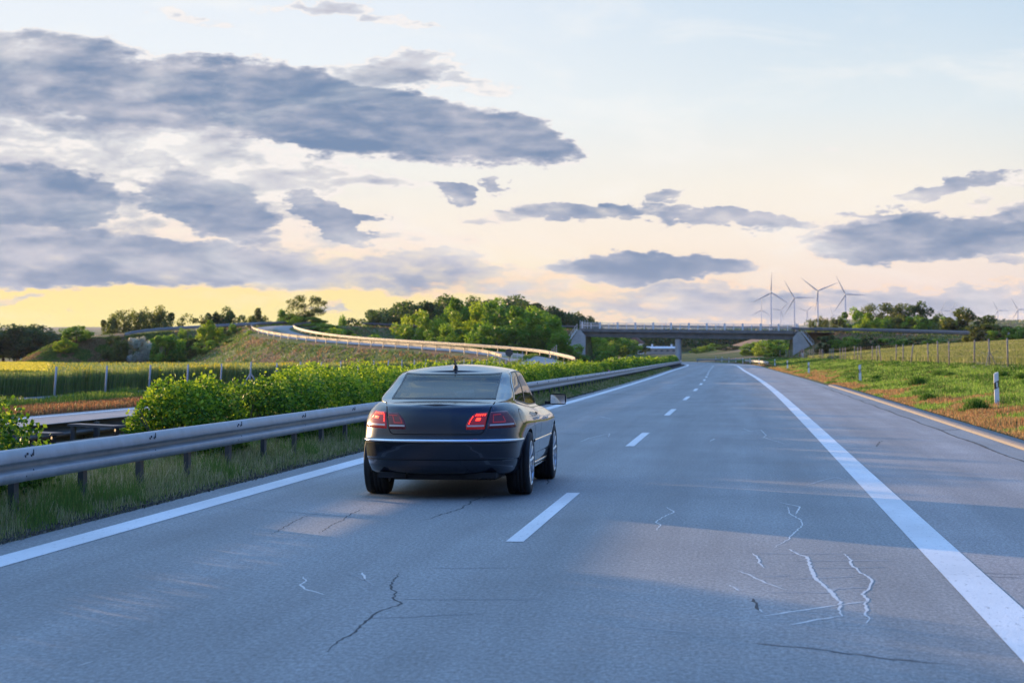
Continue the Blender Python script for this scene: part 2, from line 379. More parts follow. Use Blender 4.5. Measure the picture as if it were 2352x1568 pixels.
t.l.new(t.vmath('SCALE', at, v), b.inputs['Base Color']); b.inputs['Roughness'].default_value = .95; b.inputs['Specular IOR Level'].default_value = .1
bp = t.new('ShaderNodeBump'); bp.inputs['Strength'].default_value = .8; bp.inputs['Distance'].default_value = .15
t.l.new(t.noise(co, 3.5, 6, .7), bp.inputs['Height']); t.l.new(bp.outputs[0], b.inputs['Normal'])
M['ground'] = m
# ================================================================ setting: terrain
def polypath(pts):
    return np.array([tuple(wp(*p)) for p in pts])
OVR = polypath([(1822, 763, 391), (1850, 763, 390), (1950, 765, 385), (2080, 768, 377), (2200, 772, 369), (2352, 777, 359), (2520, 783, 349), (2900, 795, 328)])
OVL = polypath([(1352, 757, 392), (1270, 757, 392), (1100, 757, 391), (930, 756, 386), (800, 750, 376), (700, 748, 367), (600, 751, 362), (480, 757, 358), (330, 765, 350), (245, 775, 344), (190, 790, 338), (140, 822, 330), (110, 838, 325)])
RAMP = polypath([(1262, 852, 196), (1245, 836, 208), (1222, 829, 220), (1190, 820, 228), (1120, 811, 236), (1000, 802, 248), (880, 794, 262), (760, 785, 278), (680, 775, 292), (632, 764, 308), (622, 755, 322), (648, 750, 336), (700, 748, 350), (770, 748, 366)])
def smoothpath(P_, n=6):
    t = np.arange(len(P_)); tt = np.linspace(0, len(P_) - 1, (len(P_) - 1) * n + 1)
    out = np.stack([np.interp(tt, t, P_[:, i]) for i in range(3)], 1)
    k = np.ones(n) / n
    pad = np.pad(out, ((n // 2, n - 1 - n // 2), (0, 0)), mode='edge')
    sm = np.stack([np.convolve(pad[:, i], k, 'valid') for i in range(3)], 1)
    sm[0] = out[0]; sm[-1] = out[-1]
    return sm
OVR, OVL, RAMP = smoothpath(OVR), smoothpath(OVL), smoothpath(RAMP)
def path_h(X, Y, P_, hw, slope=1.75):
    best = np.full(X.shape, 1e9); bz = np.full(X.shape, -50.0)
    for a, b in zip(P_[:-1], P_[1:]):
        d = b[:2] - a[:2]; L2 = float(d @ d) + 1e-9
        t = np.clip(((X - a[0]) * d[0] + (Y - a[1]) * d[1]) / L2, 0, 1)
        dist = np.hypot(X - a[0] - t * d[0], Y - a[1] - t * d[1])
        z = a[2] + t * (b[2] - a[2]) - np.maximum(0, dist - hw) / slope
        bz = np.maximum(bz, z); best = np.minimum(best, dist)
    return bz - .08, best
HWO, HWR = 5.4, 4.3
def base_h(X, Y):
    Xp = X - sc(Y)
    r = np.interp(Xp, [4.4, 5.1, 6.5, 9, 13, 30, 60, 120, 400], [-.06, .01, .10, .35, .78, 2.5, 4.2, 5.0, 6.0])
    r = np.where(Y < 15, r * .6 + (-.06) * .4, r)
    l = np.interp(Xp, [-26, -22, -18.3, -18, -9.6, -9.3, -6.2, -6.05], [0, .02, .0, -.06, -.06, .04, .05, -.06])
    h = np.where(Xp > 4.4, r, np.where(Xp < -6.05, l, -.06))
    far = np.clip((Y - 430) / 260, 0, 1)
    side = np.clip((np.abs(Xp + 6) - 20) / 80, 0, 1)
    h = h * (1 - far * .5) + np.maximum(Y - 700, 0) * .0150
    # hillsides seen under the bridge
    def bump(x, y, D, px, hz, sy): 
        c = wp(x, y, D); return hz * np.exp(-(((X - c.x) / px) ** 2 + ((Y - D) / sy) ** 2))
    h = h + bump(1760, 800, 640, 13, 4.4, 80) + bump(1380, 800, 520, 18, 2.5, 40)
    h = h + np.clip((Y - 1500) / 3000, 0, 1) * 22 * (fbm(X / 900, Y / 900, 3, 5) - .5)
    return h
def ground_h(X, Y):
    X = np.asarray(X, float); Y = np.asarray(Y, float)
    h = base_h(X, Y)
    near = (Y > 150) & (Y < 460) & (np.abs(X) < 220)
    for P_, hw in ((OVR, HWO), (OVL, HWO), (RAMP, HWR)):
        z, _ = path_h(X, Y, P_, hw)
        z = z + (fbm(X / 3.0, Y / 3.0, 3, 3) - .5) * .5 * np.clip(_ - hw, 0, 3) / 3
        # the motorway passes below the bridge
        Xp = X - sc(Y)
        ok = ((Xp > 6.6) & ((X > 9.6) | (Y < 330))) | ((Xp < -21.5) & ((X < -28.2) | (Y < 330)))
        fr = Y < 386.2                      # the banks fall away in front of the wing walls
        z = np.where(fr & (Y > 365) & (X > 9) & (X < 22), np.minimum(z, 1.2 + (X - 9.9) * .55), z)
        z = np.where(fr & (Y > 365) & (X < -28) & (X > -42), np.minimum(z, .5 + (-29 - X) * .5), z)
        h = np.where(near & ok & (z > h), z, h)
    return h
def lines(segs):
    out = [segs[0][0]]
    for a, b, st in segs:
        n = max(1, int(round((b - a) / st))); out += list(a + (b - a) * (np.arange(n) + 1) / n)
    return np.array(out)
gy = lines([(-60, 0, 6), (0, 20, 1.5), (20, 180, 1.6), (180, 440, 1.15), (440, 760, 6), (760, 2000, 30), (2000, 9000, 220)])
gx = lines([(-6000, -1200, 300), (-1200, -300, 45), (-300, -150, 6), (-150, -60, 1.4), (-60, -30, 1.1), (-30, -18, .8), (-18, -9, 1.5), (-9, -5, .5), (-5, 4, 3), (4, 16, .6), (16, 60, 1.3), (60, 150, 5), (150, 1200, 45), (1200, 6000, 300)])
GX, GY = np.meshgrid(gx, gy)
GXX = GX + sc(GY) * np.clip(1 - np.maximum(np.abs(GX) - 25, 0) / 120, 0, 1)
GZ = ground_h(GXX, GY)
def ground_col(X, Y, Z):
    Xp = X - sc(Y); n = fbm(X / 5, Y / 5, 4, 1); n2 = fbm(X / 1.7, Y / 1.7, 3, 9); n3 = fbm(X / 60, Y / 60, 3, 4)
    g = np.array([.085, .125, .030]); red = np.array([.17, .095, .050]); dry = np.array([.22, .20, .085]); soil = np.array([.10, .085, .065])
    crop = np.array([.10, .135, .035]); dark = np.array([.035, .060, .018]); yel = np.array([.42, .36, .03])
    def mixc(a, b, f): return a * (1 - f[..., None]) + b * f[..., None]
    c = np.broadcast_to(g, X.shape + (3,)).copy()
    sm = lambda v, a, b: np.clip((v - a) / (b - a), 0, 1)
    # right verge: reddish dry strip beside the kerb
    c = mixc(c, red, np.where((Xp > 4) & (Xp < 14), sm(n2, .42, .6) * sm(8.6 - Xp + 4 * (n - .5), 0, 1.8), 0))
    c = mixc(c, crop, np.where((Xp > 13) & (Xp < 90) & (Y < 420), 1.0, 0))
    # median and left verge
    med = (Xp < -5.9) & (Xp > -9.7); c[med] = soil * (.7 + .6 * n2[med])[:, None]
    c = mixc(c, red, np.where((Xp < -17.9) & (Xp > -21), 1.0, 0))
    # embankments
    d = np.full(X.shape, 1e9)
    for P_ in (OVR, OVL, RAMP): d = np.minimum(d, path_h(X, Y, P_, 4)[1])
    emb = (d < 24) & (Z > base_h(X, Y) + .15) & (Y > 150) & (Y < 460)
    ec = mixc(mixc(np.broadcast_to(red * 1.5, c.shape), dry, sm(n, .35, .6)), np.array([.10, .16, .04]), sm(n2 * .6 + n * .4, .46, .60))
    c[emb] = ec[emb]
    # far land
    far = Y > 440
    fc = mixc(np.broadcast_to(np.array([.07, .10, .035]), c.shape), np.array([.24, .17, .10]), sm(n3, .60, .63))
    c[far] = fc[far]
    cc = wp(1780, 800, 620); br = np.exp(-(((X - cc.x) / 16) ** 2 + ((Y - 610) / 80) ** 2)) > .35
    c[br] = np.array([.26, .17, .11])
    return c
GC = ground_col(GXX, GY, GZ)
ny, nx = GX.shape
idx = np.arange(ny * nx).reshape(ny, nx)
F_ = np.stack([idx[:-1, :-1], idx[:-1, 1:], idx[1:, 1:], idx[1:, :-1]], -1).reshape(-1, 4)
ground = np_mesh('ground', np.stack([GXX, GY, GZ], -1).reshape(-1, 3), F_, M['ground'], smooth=True, col=GC.reshape(-1, 3))
tag(ground, kind='structure')
# ---------------------------------------------------------------- roads
Dl = lines([(-25, 60, 2.5), (60, 420, 5), (420, 700, 8)])
def ribbon(name, x0, x1, z, mat_, parent=None, ds=Dl, nseg=1, d0=None, d1=None):
    if d0 is not None: ds = np.concatenate([[d0], ds[(ds > d0 + .01) & (ds < d1 - .01)], [d1]])
    xs = np.linspace(x0, x1, nseg + 1); V_ = []
    rise = np.maximum(ds - 700, 0) * .0150
    for d, r_ in zip(ds, rise):
        for x in xs: V_.append((x + float(sc(d)), d, z + r_))
    k = nseg + 1; F = [(i*k+j, i*k+j+1, (i+1)*k+j+1, (i+1)*k+j) for i in range(len(ds)-1) for j in range(nseg)]
    return np_mesh(name, V_, F, mat_, parent)
road = tag(ribbon('road', -6.05, 4.62, 0.0, M['road']), kind='structure')
tag(ribbon('opposite_road', -18.0, -9.6, 0.0, M['road2']), kind='structure')
tag(ribbon('farm_track', -25.4, -22.9, 0.045, M['road2'], d0=20, d1=180), kind='structure')
tag(ribbon('hard_shoulder', 1.74, 4.1, 0.002, M['road2']), kind='structure')
ribbon('edge_line', -5.70, -5.40, .004, M['paint'], road)
ribbon('edge_line', 1.43, 1.73, .004, M['paint'], road)
ribbon('edge_line', -17.6, -17.35, .004, M['paint'], road)
ribbon('edge_line', -10.2, -9.95, .004, M['paint'], road)
for k in range(-2, 23):
    a = 17.0 + 18 * k; ribbon('lane_dash', -1.945, -1.795, .004, M['paint'], road, d0=a, d1=a + 6.1)
# kerb strip with joints on the right
kv, kf = [], []; 
for i in range(90):
    a = 18 + i * 3.0; b = a + 2.985
    if b > 106: break
    n = len(kv)
    for d in (a, b):
        s_ = float(sc(d)); kv += [(4.63+s_, d, -.05), (4.63+s_, d, .03), (4.66+s_, d, .05), (4.93+s_, d, .07), (4.96+s_, d, -.05)]
    for j in range(4): kf.append((n+j, n+j+5, n+j+6, n+j+1))
kerb = tag(np_mesh('kerb', kv, kf, M['kerb']), kind='structure')
# cracks and sealed cracks drawn where they lie on the asphalt
def strip(name, pts, w, z, mat_, wig=.0, seed=0):
    rr = random.Random(seed); P_ = []
    for (a, b) in zip(pts[:-1], pts[1:]):
        a = Vector(a); b = Vector(b); L = (b - a).length; n = max(1, int(L / .07))
        for i in range(n):
            p = a.lerp(b, i / n); P_.append(p + Vector((rr.uniform(-1, 1), rr.uniform(-1, 1), 0)) * (wig if i else wig * .3))
    P_.append(Vector(pts[-1])); V_ = []; n = len(P_)
    for i, p in enumerate(P_):
        d = (P_[min(i+1, n-1)] - P_[max(i-1, 0)]); d.z = 0; d.normalize() if d.length else None
        e = min(1, .35 + 4 * min(i, n-1-i) / n); ww = w * e * rr.uniform(.6, 1.35) / 2
        V_ += [(p.x - d.y*ww, p.y + d.x*ww, z), (p.x + d.y*ww, p.y - d.x*ww, z)]
    return np_mesh(name, V_, [(2*i, 2*i+1, 2*i+3, 2*i+2) for i in range(n-1)], mat_, road)
def Z8(L): return [tuple(gp(1435.5 + x * .3896, 1091 + y * .3895)) for x, y in L]
def Z7(L): return [tuple(gp(516.8 + x * .3662, 1062.3 + y * .3662)) for x, y in L]
for L, w in [([(968,435),(1020,465),(1075,480),(1085,520),(1105,575),(1125,610),(1165,640),(1210,680),(1245,725),(1272,745),(1258,790),(1280,830)], .034),
             ([(1290,462),(1335,500),(1325,515),(1380,570),(1430,595),(1455,620),(1435,670),(1395,700),(1430,735),(1410,760),(1430,795),(1410,815),(1440,845),(1420,870)], .026),
             ([(915,160),(1030,185),(1005,230)], .020), ([(935,180),(960,185),(970,225),(1040,265),(1045,295),(990,345),(960,380),(900,410),(880,425)], .017),
             ([(245,188),(290,215),(215,250),(180,275),(210,290),(185,325)], .017), ([(752,458),(790,495),(785,515),(820,545)], .02), ([(665,560),(740,590),(830,635),(950,675)], .02),
             ([(1275,828),(1100,855),(965,882)], .035), ([(820,828),(1100,785),(1430,740)], .035), ([(615,645),(670,680)], .018), ([(790,790),(808,803)], .07)]:
    strip('sealed_crack', Z8(L), w * .75, .0016, M['seal'], .008, len(L))
for L in ([(850,690),(1060,688),(1190,690),(1230,670),(1480,655)], [(700,455),(900,460),(1390,465)], [(800,598),(960,590)], [(960,610),(1370,595)], [(0,885),(200,905),(380,925)], [(1010,505),(1600,500)], [(650,178),(900,180)],
          [(1065,60),(1160,30),(1240,10),(1290,28)], [(1100,548),(1540,540)]):
    strip('scratch', Z8(L), .035, .0014, M['faint'], .01, 3)
for L, w in [([(1088,690),(1060,740),(1035,765),(1045,785),(1080,810),(1055,850),(1112,880),(1080,895),(990,920),(940,945),(880,990),(850,1030),(800,1070),(700,1130),(645,1185)], .014),
             ([(1700,190),(1640,210),(1545,238),(1535,260),(1498,268),(1485,285),(1400,312),(1350,325),(1290,350),(1243,360)], .017),
             ([(872,285),(840,300),(790,320),(765,335),(740,360),(690,380),(640,410),(590,440)], .012), ([(580,318),(530,328),(470,350),(400,385),(350,415),(295,448)], .009),
             ([(2010,98),(2036,118),(2018,135)], .02)]:
    strip('crack', Z7(L), w, .0012, M['crack'], .012, len(L) + 5)
strip('crack', Z8([(755,725),(775,770),(790,795)]), .02, .0012, M['crack'], .01, 4)
for L in ([(0,280),(400,308),(830,345)], [(1110,855),(2000,858)], [(1270,662),(1800,658)], [(930,975),(1600,945)]):
    strip('hair_crack', Z7(L), .022, .0010, M['faintdark'], .02, 8)
for L in ([(750,988),(1110,1020),(1500,1075),(2000,1120)], [(1870,570),(2352,585)], [(1900,590),(2352,606)]):
    strip('hair_crack', Z8(L), .022, .0034, M['faintdark'], .02, 9)
for L in ([(490,715),(510,740),(470,765),(500,790),(560,805),(620,825)], [(755,695),(840,715),(910,750),(935,770)], [(860,688),(872,705),(880,740)]):
    strip('sealed_crack', Z7(L), .016, .0016, M['faint'] if L[0][0] == 755 else M['seal'], .006, 2)
strip('sealed_crack', [tuple(gp(*p)) for p in [(1706, 983), (1722, 990), (1748, 987), (1760, 1000), (1753, 1004), (1800, 1018)]], .014, .0016, M['seal'], .01, 5)
strip('sealed_crack', [tuple(gp(*p)) for p in [(1334, 1014), (1352, 1006), (1400, 995), (1398, 1003)]], .013, .0016, M['seal'], .01, 6)
strip('sealed_crack', [tuple(gp(*p)) for p in [(1378, 956), (1404, 962)]], .02, .0016, M['seal'], .01, 7)
strip('sealed_crack', [tuple(gp(*p)) for p in [(1630, 1013), (1642, 1007)]], .02, .0016, M['seal'], .01, 7)
strip('sealed_crack', [tuple(gp(*p)) for p in [(180, 1528), (214, 1517)]], .012, .0016, M['seal'], .006, 7)
# seam along the hard shoulder and its patched ends
seam = [(4.12 + .03 * math.sin(d * .9) + float(sc(d)), d, 0) for d in np.arange(22, 104, 1.0)]
strip('seam', seam, .045, .0033, M['crack'], .02, 31)
strip('seam', [(4.1, 43.2, 0), (4.6, 43.6, 0)], .10, .0034, M['crack'], .03, 32)
strip('seam', [(4.08, 71, 0), (4.6, 71.4, 0)], .12, .0034, M['crack'], .03, 33)
strip('crack', [tuple(gp(*p)) for p in [(2012, 1026), (2018, 1017), (2026, 1012)]], .02, .0034, M['crack'], .02, 34)
# roads on the embankments
def path_ribbon(name, P_, hw, mat_, dz=.0):
    V_ = []; n = len(P_)
    for i in range(n):
        d = P_[min(i+1, n-1)] - P_[max(i-1, 0)]; d = d[:2] / (np.hypot(*d[:2]) + 1e-9)
        for s_ in (-1, 1): V_.append((P_[i][0] + s_ * d[1] * hw, P_[i][1] - s_ * d[0] * hw, P_[i][2] + dz))
    return tag(np_mesh(name, V_, [(2*i, 2*i+1, 2*i+3, 2*i+2) for i in range(n-1)], mat_), kind='structure')
path_ribbon('overpass_road', OVR, 4.0, M['road2'], .05); path_ribbon('overpass_road', OVL[:56], 4.0, M['road2'], .05)
path_ribbon('slip_road', RAMP, 2.7, M['road'], .09)
# ================================================================ crash barriers
M['galvs'] = mat('shade_grey_steel', (.13, .14, .155), .7, 0, var=.14, scale=2)  # darker, bluer steel: shade put into the colour of the right overpass barriers
WB = [(.0, .306), (.022, .312), (.074, .298), (.106, .205), (.098, .186), (.014, .174), (.008, .124), (.084, .106), (.106, .086), (.092, .010), (.03, .0), (.012, .006)]
def barrier(name, pts, side, label, z0=.40, zg=0.0, spacing=2.0, group=None, off=(0, 0), mrail='galv', mpost='galvd', maxposts=100, spacer=False, rail_h=1.0, postw=.10):
    """A steel barrier along pts [(x, y, ground z)]; the corrugated face looks to `side` of the direction of travel."""
    P_ = np.array(pts, float); n = len(P_)
    root = empty(name, tuple(P_[0]), label, 'crash barrier', group); base = Vector(P_[0])
    T = np.zeros((n, 2))
    for i in range(n):
        d = P_[min(i+1, n-1)][:2] - P_[max(i-1, 0)][:2]; T[i] = d / (np.hypot(*d) + 1e-9)
    N_ = np.stack([T[:, 1], -T[:, 0]], 1) * side; V_ = []; k = len(WB)
    for i in range(n):
        for (o, z) in WB: V_.append((P_[i][0] + N_[i][0]*o - base.x, P_[i][1] + N_[i][1]*o - base.y, P_[i][2] + z0 + z*rail_h - base.z))
    F = [(i*k+j, i*k+j+1, (i+1)*k+j+1, (i+1)*k+j) for i in range(n-1) for j in range(k-1)]
    np_mesh('rail', V_, F, M[mrail], root)
    L = np.concatenate([[0], np.cumsum(np.hypot(*(P_[1:, :2] - P_[:-1, :2]).T))]); tot = L[-1]; cnt = int(tot / spacing)
    def at(s_): return [float(np.interp(s_, L, P_[:, i])) for i in range(3)], [float(np.interp(s_, L, N_[:, i])) for i in range(2)]
    rest = MB(); bolts = MB()
    for i in range(cnt + 1):
        p, nn = at(i * spacing + .3)
        q = Vector((p[0] - nn[0]*.06 - base.x, p[1] - nn[1]*.06 - base.y, p[2] - base.z))
        tgt = MB() if i < maxposts else rest
        Mx = Matrix.Translation(q) @ Matrix(((nn[0], -nn[1], 0, 0), (nn[1], nn[0], 0, 0), (0, 0, 1, 0), (0, 0, 0, 1)))
        tgt.box((0, 0, (z0 + .28) / 2 - .1), (.055, postw, z0 + .28 + .2), Mx)
        tgt.box((.03, 0, (z0 + .28) / 2 - .1), (.008, postw + .03, z0 + .28 + .2), Mx)
        if spacer: tgt.box((.045, 0, z0 + .15), (.05, .22, .16), Mx)
        if i < maxposts: tgt.build('post', M[mpost], root)
        if i % 2 == 0:
            for (dy, zz) in ((-.10, .24), (-.04, .26), (.06, .24), (.11, .25), (-.08, .06), (.08, .07)):
                bolts.box((.06 + .096, dy, z0 + zz), (.012, .022, .022), Mx)
            bolts.box((.06 + .090, .14, z0 + .25), (.007, .012, .09), Mx); bolts.box((.06 + .090, .14, z0 + .065), (.007, .012, .09), Mx)
    if rest.v: tag(rest.build('posts_beyond', M[mpost], root), kind='stuff')
    tag(bolts.build('bolts', M[mpost], root), kind='stuff')
    return root
def road_line(xo, d0, d1, st=2.0, z=0.0):
    return [(xo + float(sc(d)), d, z) for d in np.arange(d0, d1 + .1, st)]
barrier('crash_barrier', road_line(-6.62, 10, 372, z=.03), 1, 'grey steel crash barrier along the left edge of our carriageway, in front of the hedge', .36, maxposts=90)
barrier('crash_barrier', road_line(-9.15, 12, 300, z=.03), -1, 'dull steel crash barrier behind the median hedge, facing the opposite carriageway', .30, maxposts=90, spacing=4.0, mrail='galvd')
# the steel beam and its slanted brackets between the two barriers
root = empty('barrier_beam', (-8.6, 18, 0), 'dark steel beam with slanted brackets lying between the two median barriers in the hedge gap', 'beam')
mb = MB(); mb.cyl((.25, 0, .40), (.25, 16, .40), .085, n=12); mb.build('tube', M['galvd'], root, smooth=True)
for i in range(6):
    b_ = MB(); y = 1.2 + i * 2.55
    b_.bar((-.35, y, .62), (.35, y - .2, .60), .30, .03); b_.bar((-.35, y, .60), (-.35, y - .05, .25), .06); b_.bar((.30, y - .15, .58), (.26, y - .1, .42), .05)
    b_.build('bracket', M['galvd'], root)
def off_path(P_, off, i0=0, i1=None):
    n = len(P_); out = []
    for i in range(n):
        d = P_[min(i+1, n-1)] - P_[max(i-1, 0)]; d = d[:2] / (np.hypot(*d[:2]) + 1e-9)
        out.append((P_[i][0] + d[1]*off, P_[i][1] - d[0]*off, P_[i][2]))
    return out[i0:i1]
rampN = off_path(RAMP, -3.4)     # towards the viewer
rampF = off_path(RAMP, 3.4)
g = 'crash barriers of the overpass and its slip road'
barrier('crash_barrier', rampN[12:-4], 1, 'pale steel crash barrier on the near edge of the curving slip road', .42, spacing=4, group=g, mrail='galvf', maxposts=60, rail_h=1.15)
barrier('crash_barrier', rampF[6:-9], -1, 'pale steel crash barrier on the far edge of the curving slip road', .42, spacing=4, group=g, mrail='galvf', maxposts=60, rail_h=1.15)
ovlN = off_path(OVL, -4.6); ovlF = off_path(OVL, 4.6)
barrier('crash_barrier', ovlN[2:26], -1, 'long pale crash barrier on the embankment between the bridge and the slip road', .42, spacing=4, group=g, mrail='galvf', maxposts=60)
barrier('crash_barrier', ovlN[36:-17], -1, 'pale crash barrier on top of the red-brown embankment, far left', .42, spacing=4, group=g, mrail='galv', maxposts=60, rail_h=1.5)
ovrN = off_path(OVR, 4.6); ovrF = off_path(OVR, -4.6)
barrier('crash_barrier', ovrN[5:], 1, 'long steel crash barrier on the near side of the overpass road, right of the bridge', .42, spacing=4, group=g, mrail='galvs', maxposts=60, rail_h=1.5)
barrier('crash_barrier', ovrF[5:], 1, 'steel crash barrier on the far side of the overpass road, right of the bridge', .48, spacing=4, group=g, mrail='galvs', maxposts=60, rail_h=1.5)
barrier('crash_barrier', road_line(5.3, 262, 360), -1, 'short sunlit crash barrier beside the hard shoulder just before the bridge', .40, spacing=4)
barrier('crash_barrier', [(-9 + 3 * i, 430 + 1.2 * i, 0) for i in range(8)], 1, 'low sunlit crash barrier crossing where the road bends away beyond the bridge', .4, spacing=4)
# ================================================================ the bridge
BY = 391.0
def bz(X, z_l, z_r): return z_l + (z_r - z_l) * (X + 29.6) / (10.6 + 29.6)
root = empty('bridge', (-8.5, BY, 0), 'concrete road bridge with white railings crossing the motorway', 'bridge')
o_ = Vector(root.location)
def bl(X, Y, Z): return (X - o_.x, Y - o_.y, Z)
def slab(name, x0, x1, y0, y1, top, bot, mt, n=1):
    mb = MB(); T_ = [bl(x, y, bz(x, *top)) for x in (x0, x1) for y in (y0, y1)]; B_ = [bl(x, y, bz(x, *bot)) for x in (x0, x1) for y in (y0, y1)]
    v = B_ + T_; mb.v = v; mb.f = [(0, 1, 3, 2), (4, 6, 7, 5), (0, 4, 5, 1), (2, 3, 7, 6), (0, 2, 6, 4), (1, 5, 7, 3)]
    return mb.build(name, mt, root)
slab('deck', -30.2, 11.2, BY - 4.9, BY + 5.2, (6.56, 6.08), (5.98, 5.50), M['concd'])
slab('beam', -29.4, 10.4, BY - 4.2, BY + 4.5, (5.979, 5.499), (5.05, 4.42), M['concd'])
slab('deck_road', -30.1, 11.1, BY - 4.2, BY + 4.4, (6.60, 6.12), (6.563, 6.083), M['road2'])
mb = MB()
for i in range(16):
    t = 2 * math.pi * i / 16; mb.v.append(bl(-11.6 + .55 * math.cos(t) * 1.0, BY + (3.6 if math.sin(t) > 0 else -3.6) + .5 * math.sin(t), -.3))
for i in range(16):
    t = 2 * math.pi * i / 16; mb.v.append(bl(-11.6 + .55 * math.cos(t), BY + (3.6 if math.sin(t) > 0 else -3.6) + .5 * math.sin(t), 4.5))
mb.f = [(i, (i+1) % 16, 16+(i+1) % 16, 16+i) for i in range(16)] + [tuple(range(16, 32))]
mb.build('pier', M['conc'], root)
MB().box(bl(-11.6, BY, 4.65), (.8, 7.4, .5)).build('bearing', M['concd'], root)
def abut(sgn, xin, ztop, wing, zlow):
    """wall under the deck end with a wing wall that slopes down along the bank"""
    mb = MB(); xo = xin + sgn * 1.2
    mb.box(bl((xin + xo) / 2, BY, (ztop - 1.0) / 2 - .3), (1.2, 9.2, ztop - 1.0 + .6))
    yf = BY - 4.95; pts = [(xin - sgn * .0, -.3), (xin, ztop - 1.1), (xin + sgn * .9, ztop), (xo + sgn * .2, ztop), (xin + sgn * wing, zlow), (xin + sgn * (wing - .6), -.3)]
    A = [bl(x, yf - .4, z) for x, z in pts]; B = [bl(x, yf, z) for x, z in pts]
    if sgn > 0: A, B = A, B
    mb.poly(A); mb.poly(B[::-1])
    for i in range(len(pts)): j = (i+1) % len(pts); mb.quad(A[i], A[j], B[j], B[i])
    mb.build('abutment', M['conc'], root)
    # handrail going down the wing
    hr = MB(); a = Vector(bl(xo + sgn * .3, yf - .6, ztop + .1)); b = Vector(bl(xin + sgn * (wing + .5), yf - .6, zlow + .1))
    for h in (.45, 1.0): hr.bar(a + Vector((0, 0, h)), b + Vector((0, 0, h)), .06)
    for i in range(6):
        p = a.lerp(b, i / 5); hr.bar(p - Vector((0, 0, .3)), p + Vector((0, 0, 1.0)), .06)
    hr.bar(a + Vector((0, 0, .05)), b + Vector((0, 0, .05)), .12, .22)
    hr.build('handrail', M['whitem'], root)
abut(-1, -29.0, 6.3, 3.6, 2.7)
abut(1, 9.9, 5.9, 3.3, 3.0)
xs = np.linspace(-29.6, 10.6, 25); cur = 0
for i, x in enumerate(xs):
    zb = bz(x, 6.57, 6.09); big = i % 2 == 0
    mb = MB().box(bl(x, BY - 4.75, zb + (.62 if big else .52)), (.34 if big else .14, .14, 1.30 if big else 1.05)); mb.build('railing_post', M['whitem'], root)
    if i % 6 == 3: MB().box(bl(x + .35, BY + 4.9, bz(x, 6.57, 6.09) + .62), (.16, .12, 1.25)).build('railing_post', M['whitem'], root)
for (h, w, yy) in ((1.12, .06, -4.75), (.82, .035, -4.75), (.50, .035, -4.75), (.18, .06, -4.75), (1.12, .06, 4.9), (.5, .04, 4.9)):
    mb = MB().bar(bl(-30, BY + yy, bz(-30, 6.57, 6.09) + h), bl(11, BY + yy, bz(11, 6.57, 6.09) + h), w); mb.build('handrail', M['whitem'], root)
for yy in (-4.2, 4.4):
    mb = MB().bar(bl(-30, BY + yy, bz(-30, 6.57, 6.09) + .62), bl(11, BY + yy, bz(11, 6.57, 6.09) + .62), .06, .30); mb.build('guard_rail', M['galv'], root)
for x in (-30.0, -29.6, -29.1, -28.6, 10.4, 10.9):
    MB().box(bl(x, BY - 4.9, bz(x, 6.57, 6.09) + .75), (.07, .1, 1.6)).build('railing_post', M['whitem'], root)
# ================================================================ fences
def fence(name, pts, hts, leans, label, mt, zw, braces=()):
    root = empty(name, (pts[0][0], pts[0][1], 0), label, 'fence'); b0 = Vector(root.location); tops = []
    rest = MB()
    for i, ((x, y), h, (lx, w)) in enumerate(zip(pts, hts, leans)):
        z = float(ground_h(x, y)); a = Vector((x, y, z - .2)) - b0; b = Vector((x + lx * h, y, z + h)) - b0
        mb = MB().cyl(a, b, w / 2, w / 2 * .9, 8)
        if i in braces:
            mb.cyl(b.lerp(a, .35), a + Vector((.55, .3, 0)), w * .35, n=6); mb.cyl(b.lerp(a, .35), a + Vector((-.35, -.5, 0)), w * .3, n=6)
        if i < 99: mb.build('post', mt, root, smooth=True)
        tops.append((Vector((x, y, z)) - b0, h))
    wm = MB()
    for (a, h), (b, h2) in zip(tops[:-1], tops[1:]):
        for f in zw:
            wm.bar(a + Vector((-.05, 0, f * h)), b + Vector((-.05, 0, f * h2)), .005)
        n = int((b - a).length / .35)
        if a.y + b0.y < 130:
            for k in range(1, n):
                p = a.lerp(b, k / n); wm.bar(p + Vector((-.05, 0, .03)), p + Vector((-.05, 0, zw[-1] * h)), .004)
    wm.build('wire_mesh', M['wire'], root)
    return root
ys = [64 + 5.35 * i for i in range(-2, 36)]
fence('wire_fence', [(-22.0 + float(sc(y)) * .6, y) for y in ys], [1.12 + .12 * vn(i * 3.7, 0, 2) for i in range(38)], [(.085 - .05 * min(1, i / 12) + .02 * (vn(i * 1.9, 4, 3) - .5), .075) for i in range(38)],
      'wire mesh fence on slim grey posts between the opposite carriageway and the green field', M['postc'], (.12, .3, .5, .7, .88), braces=(7,))
ys = [82 + 8.6 * i for i in range(36)]
ln = [(-.02 + .10 * (float(vn(i * 2.3, 1, 8)) - .5), .095) for i in range(36)]; ln[11] = (-.17, .11); ln[8] = (.13, .10)
fence('field_fence', [(13.0 + float(sc(y)) * .9 + .25 * math.sin(i * 2.1), y) for i, y in enumerate(ys)], [1.55 + .16 * float(vn(i * 1.3, 7, 4)) for i in range(36)], ln,
      'tall brown wooden post fence along the top of the right-hand grass bank', M['post'], (.25, .45, .65, .85, .93), braces=(3,))
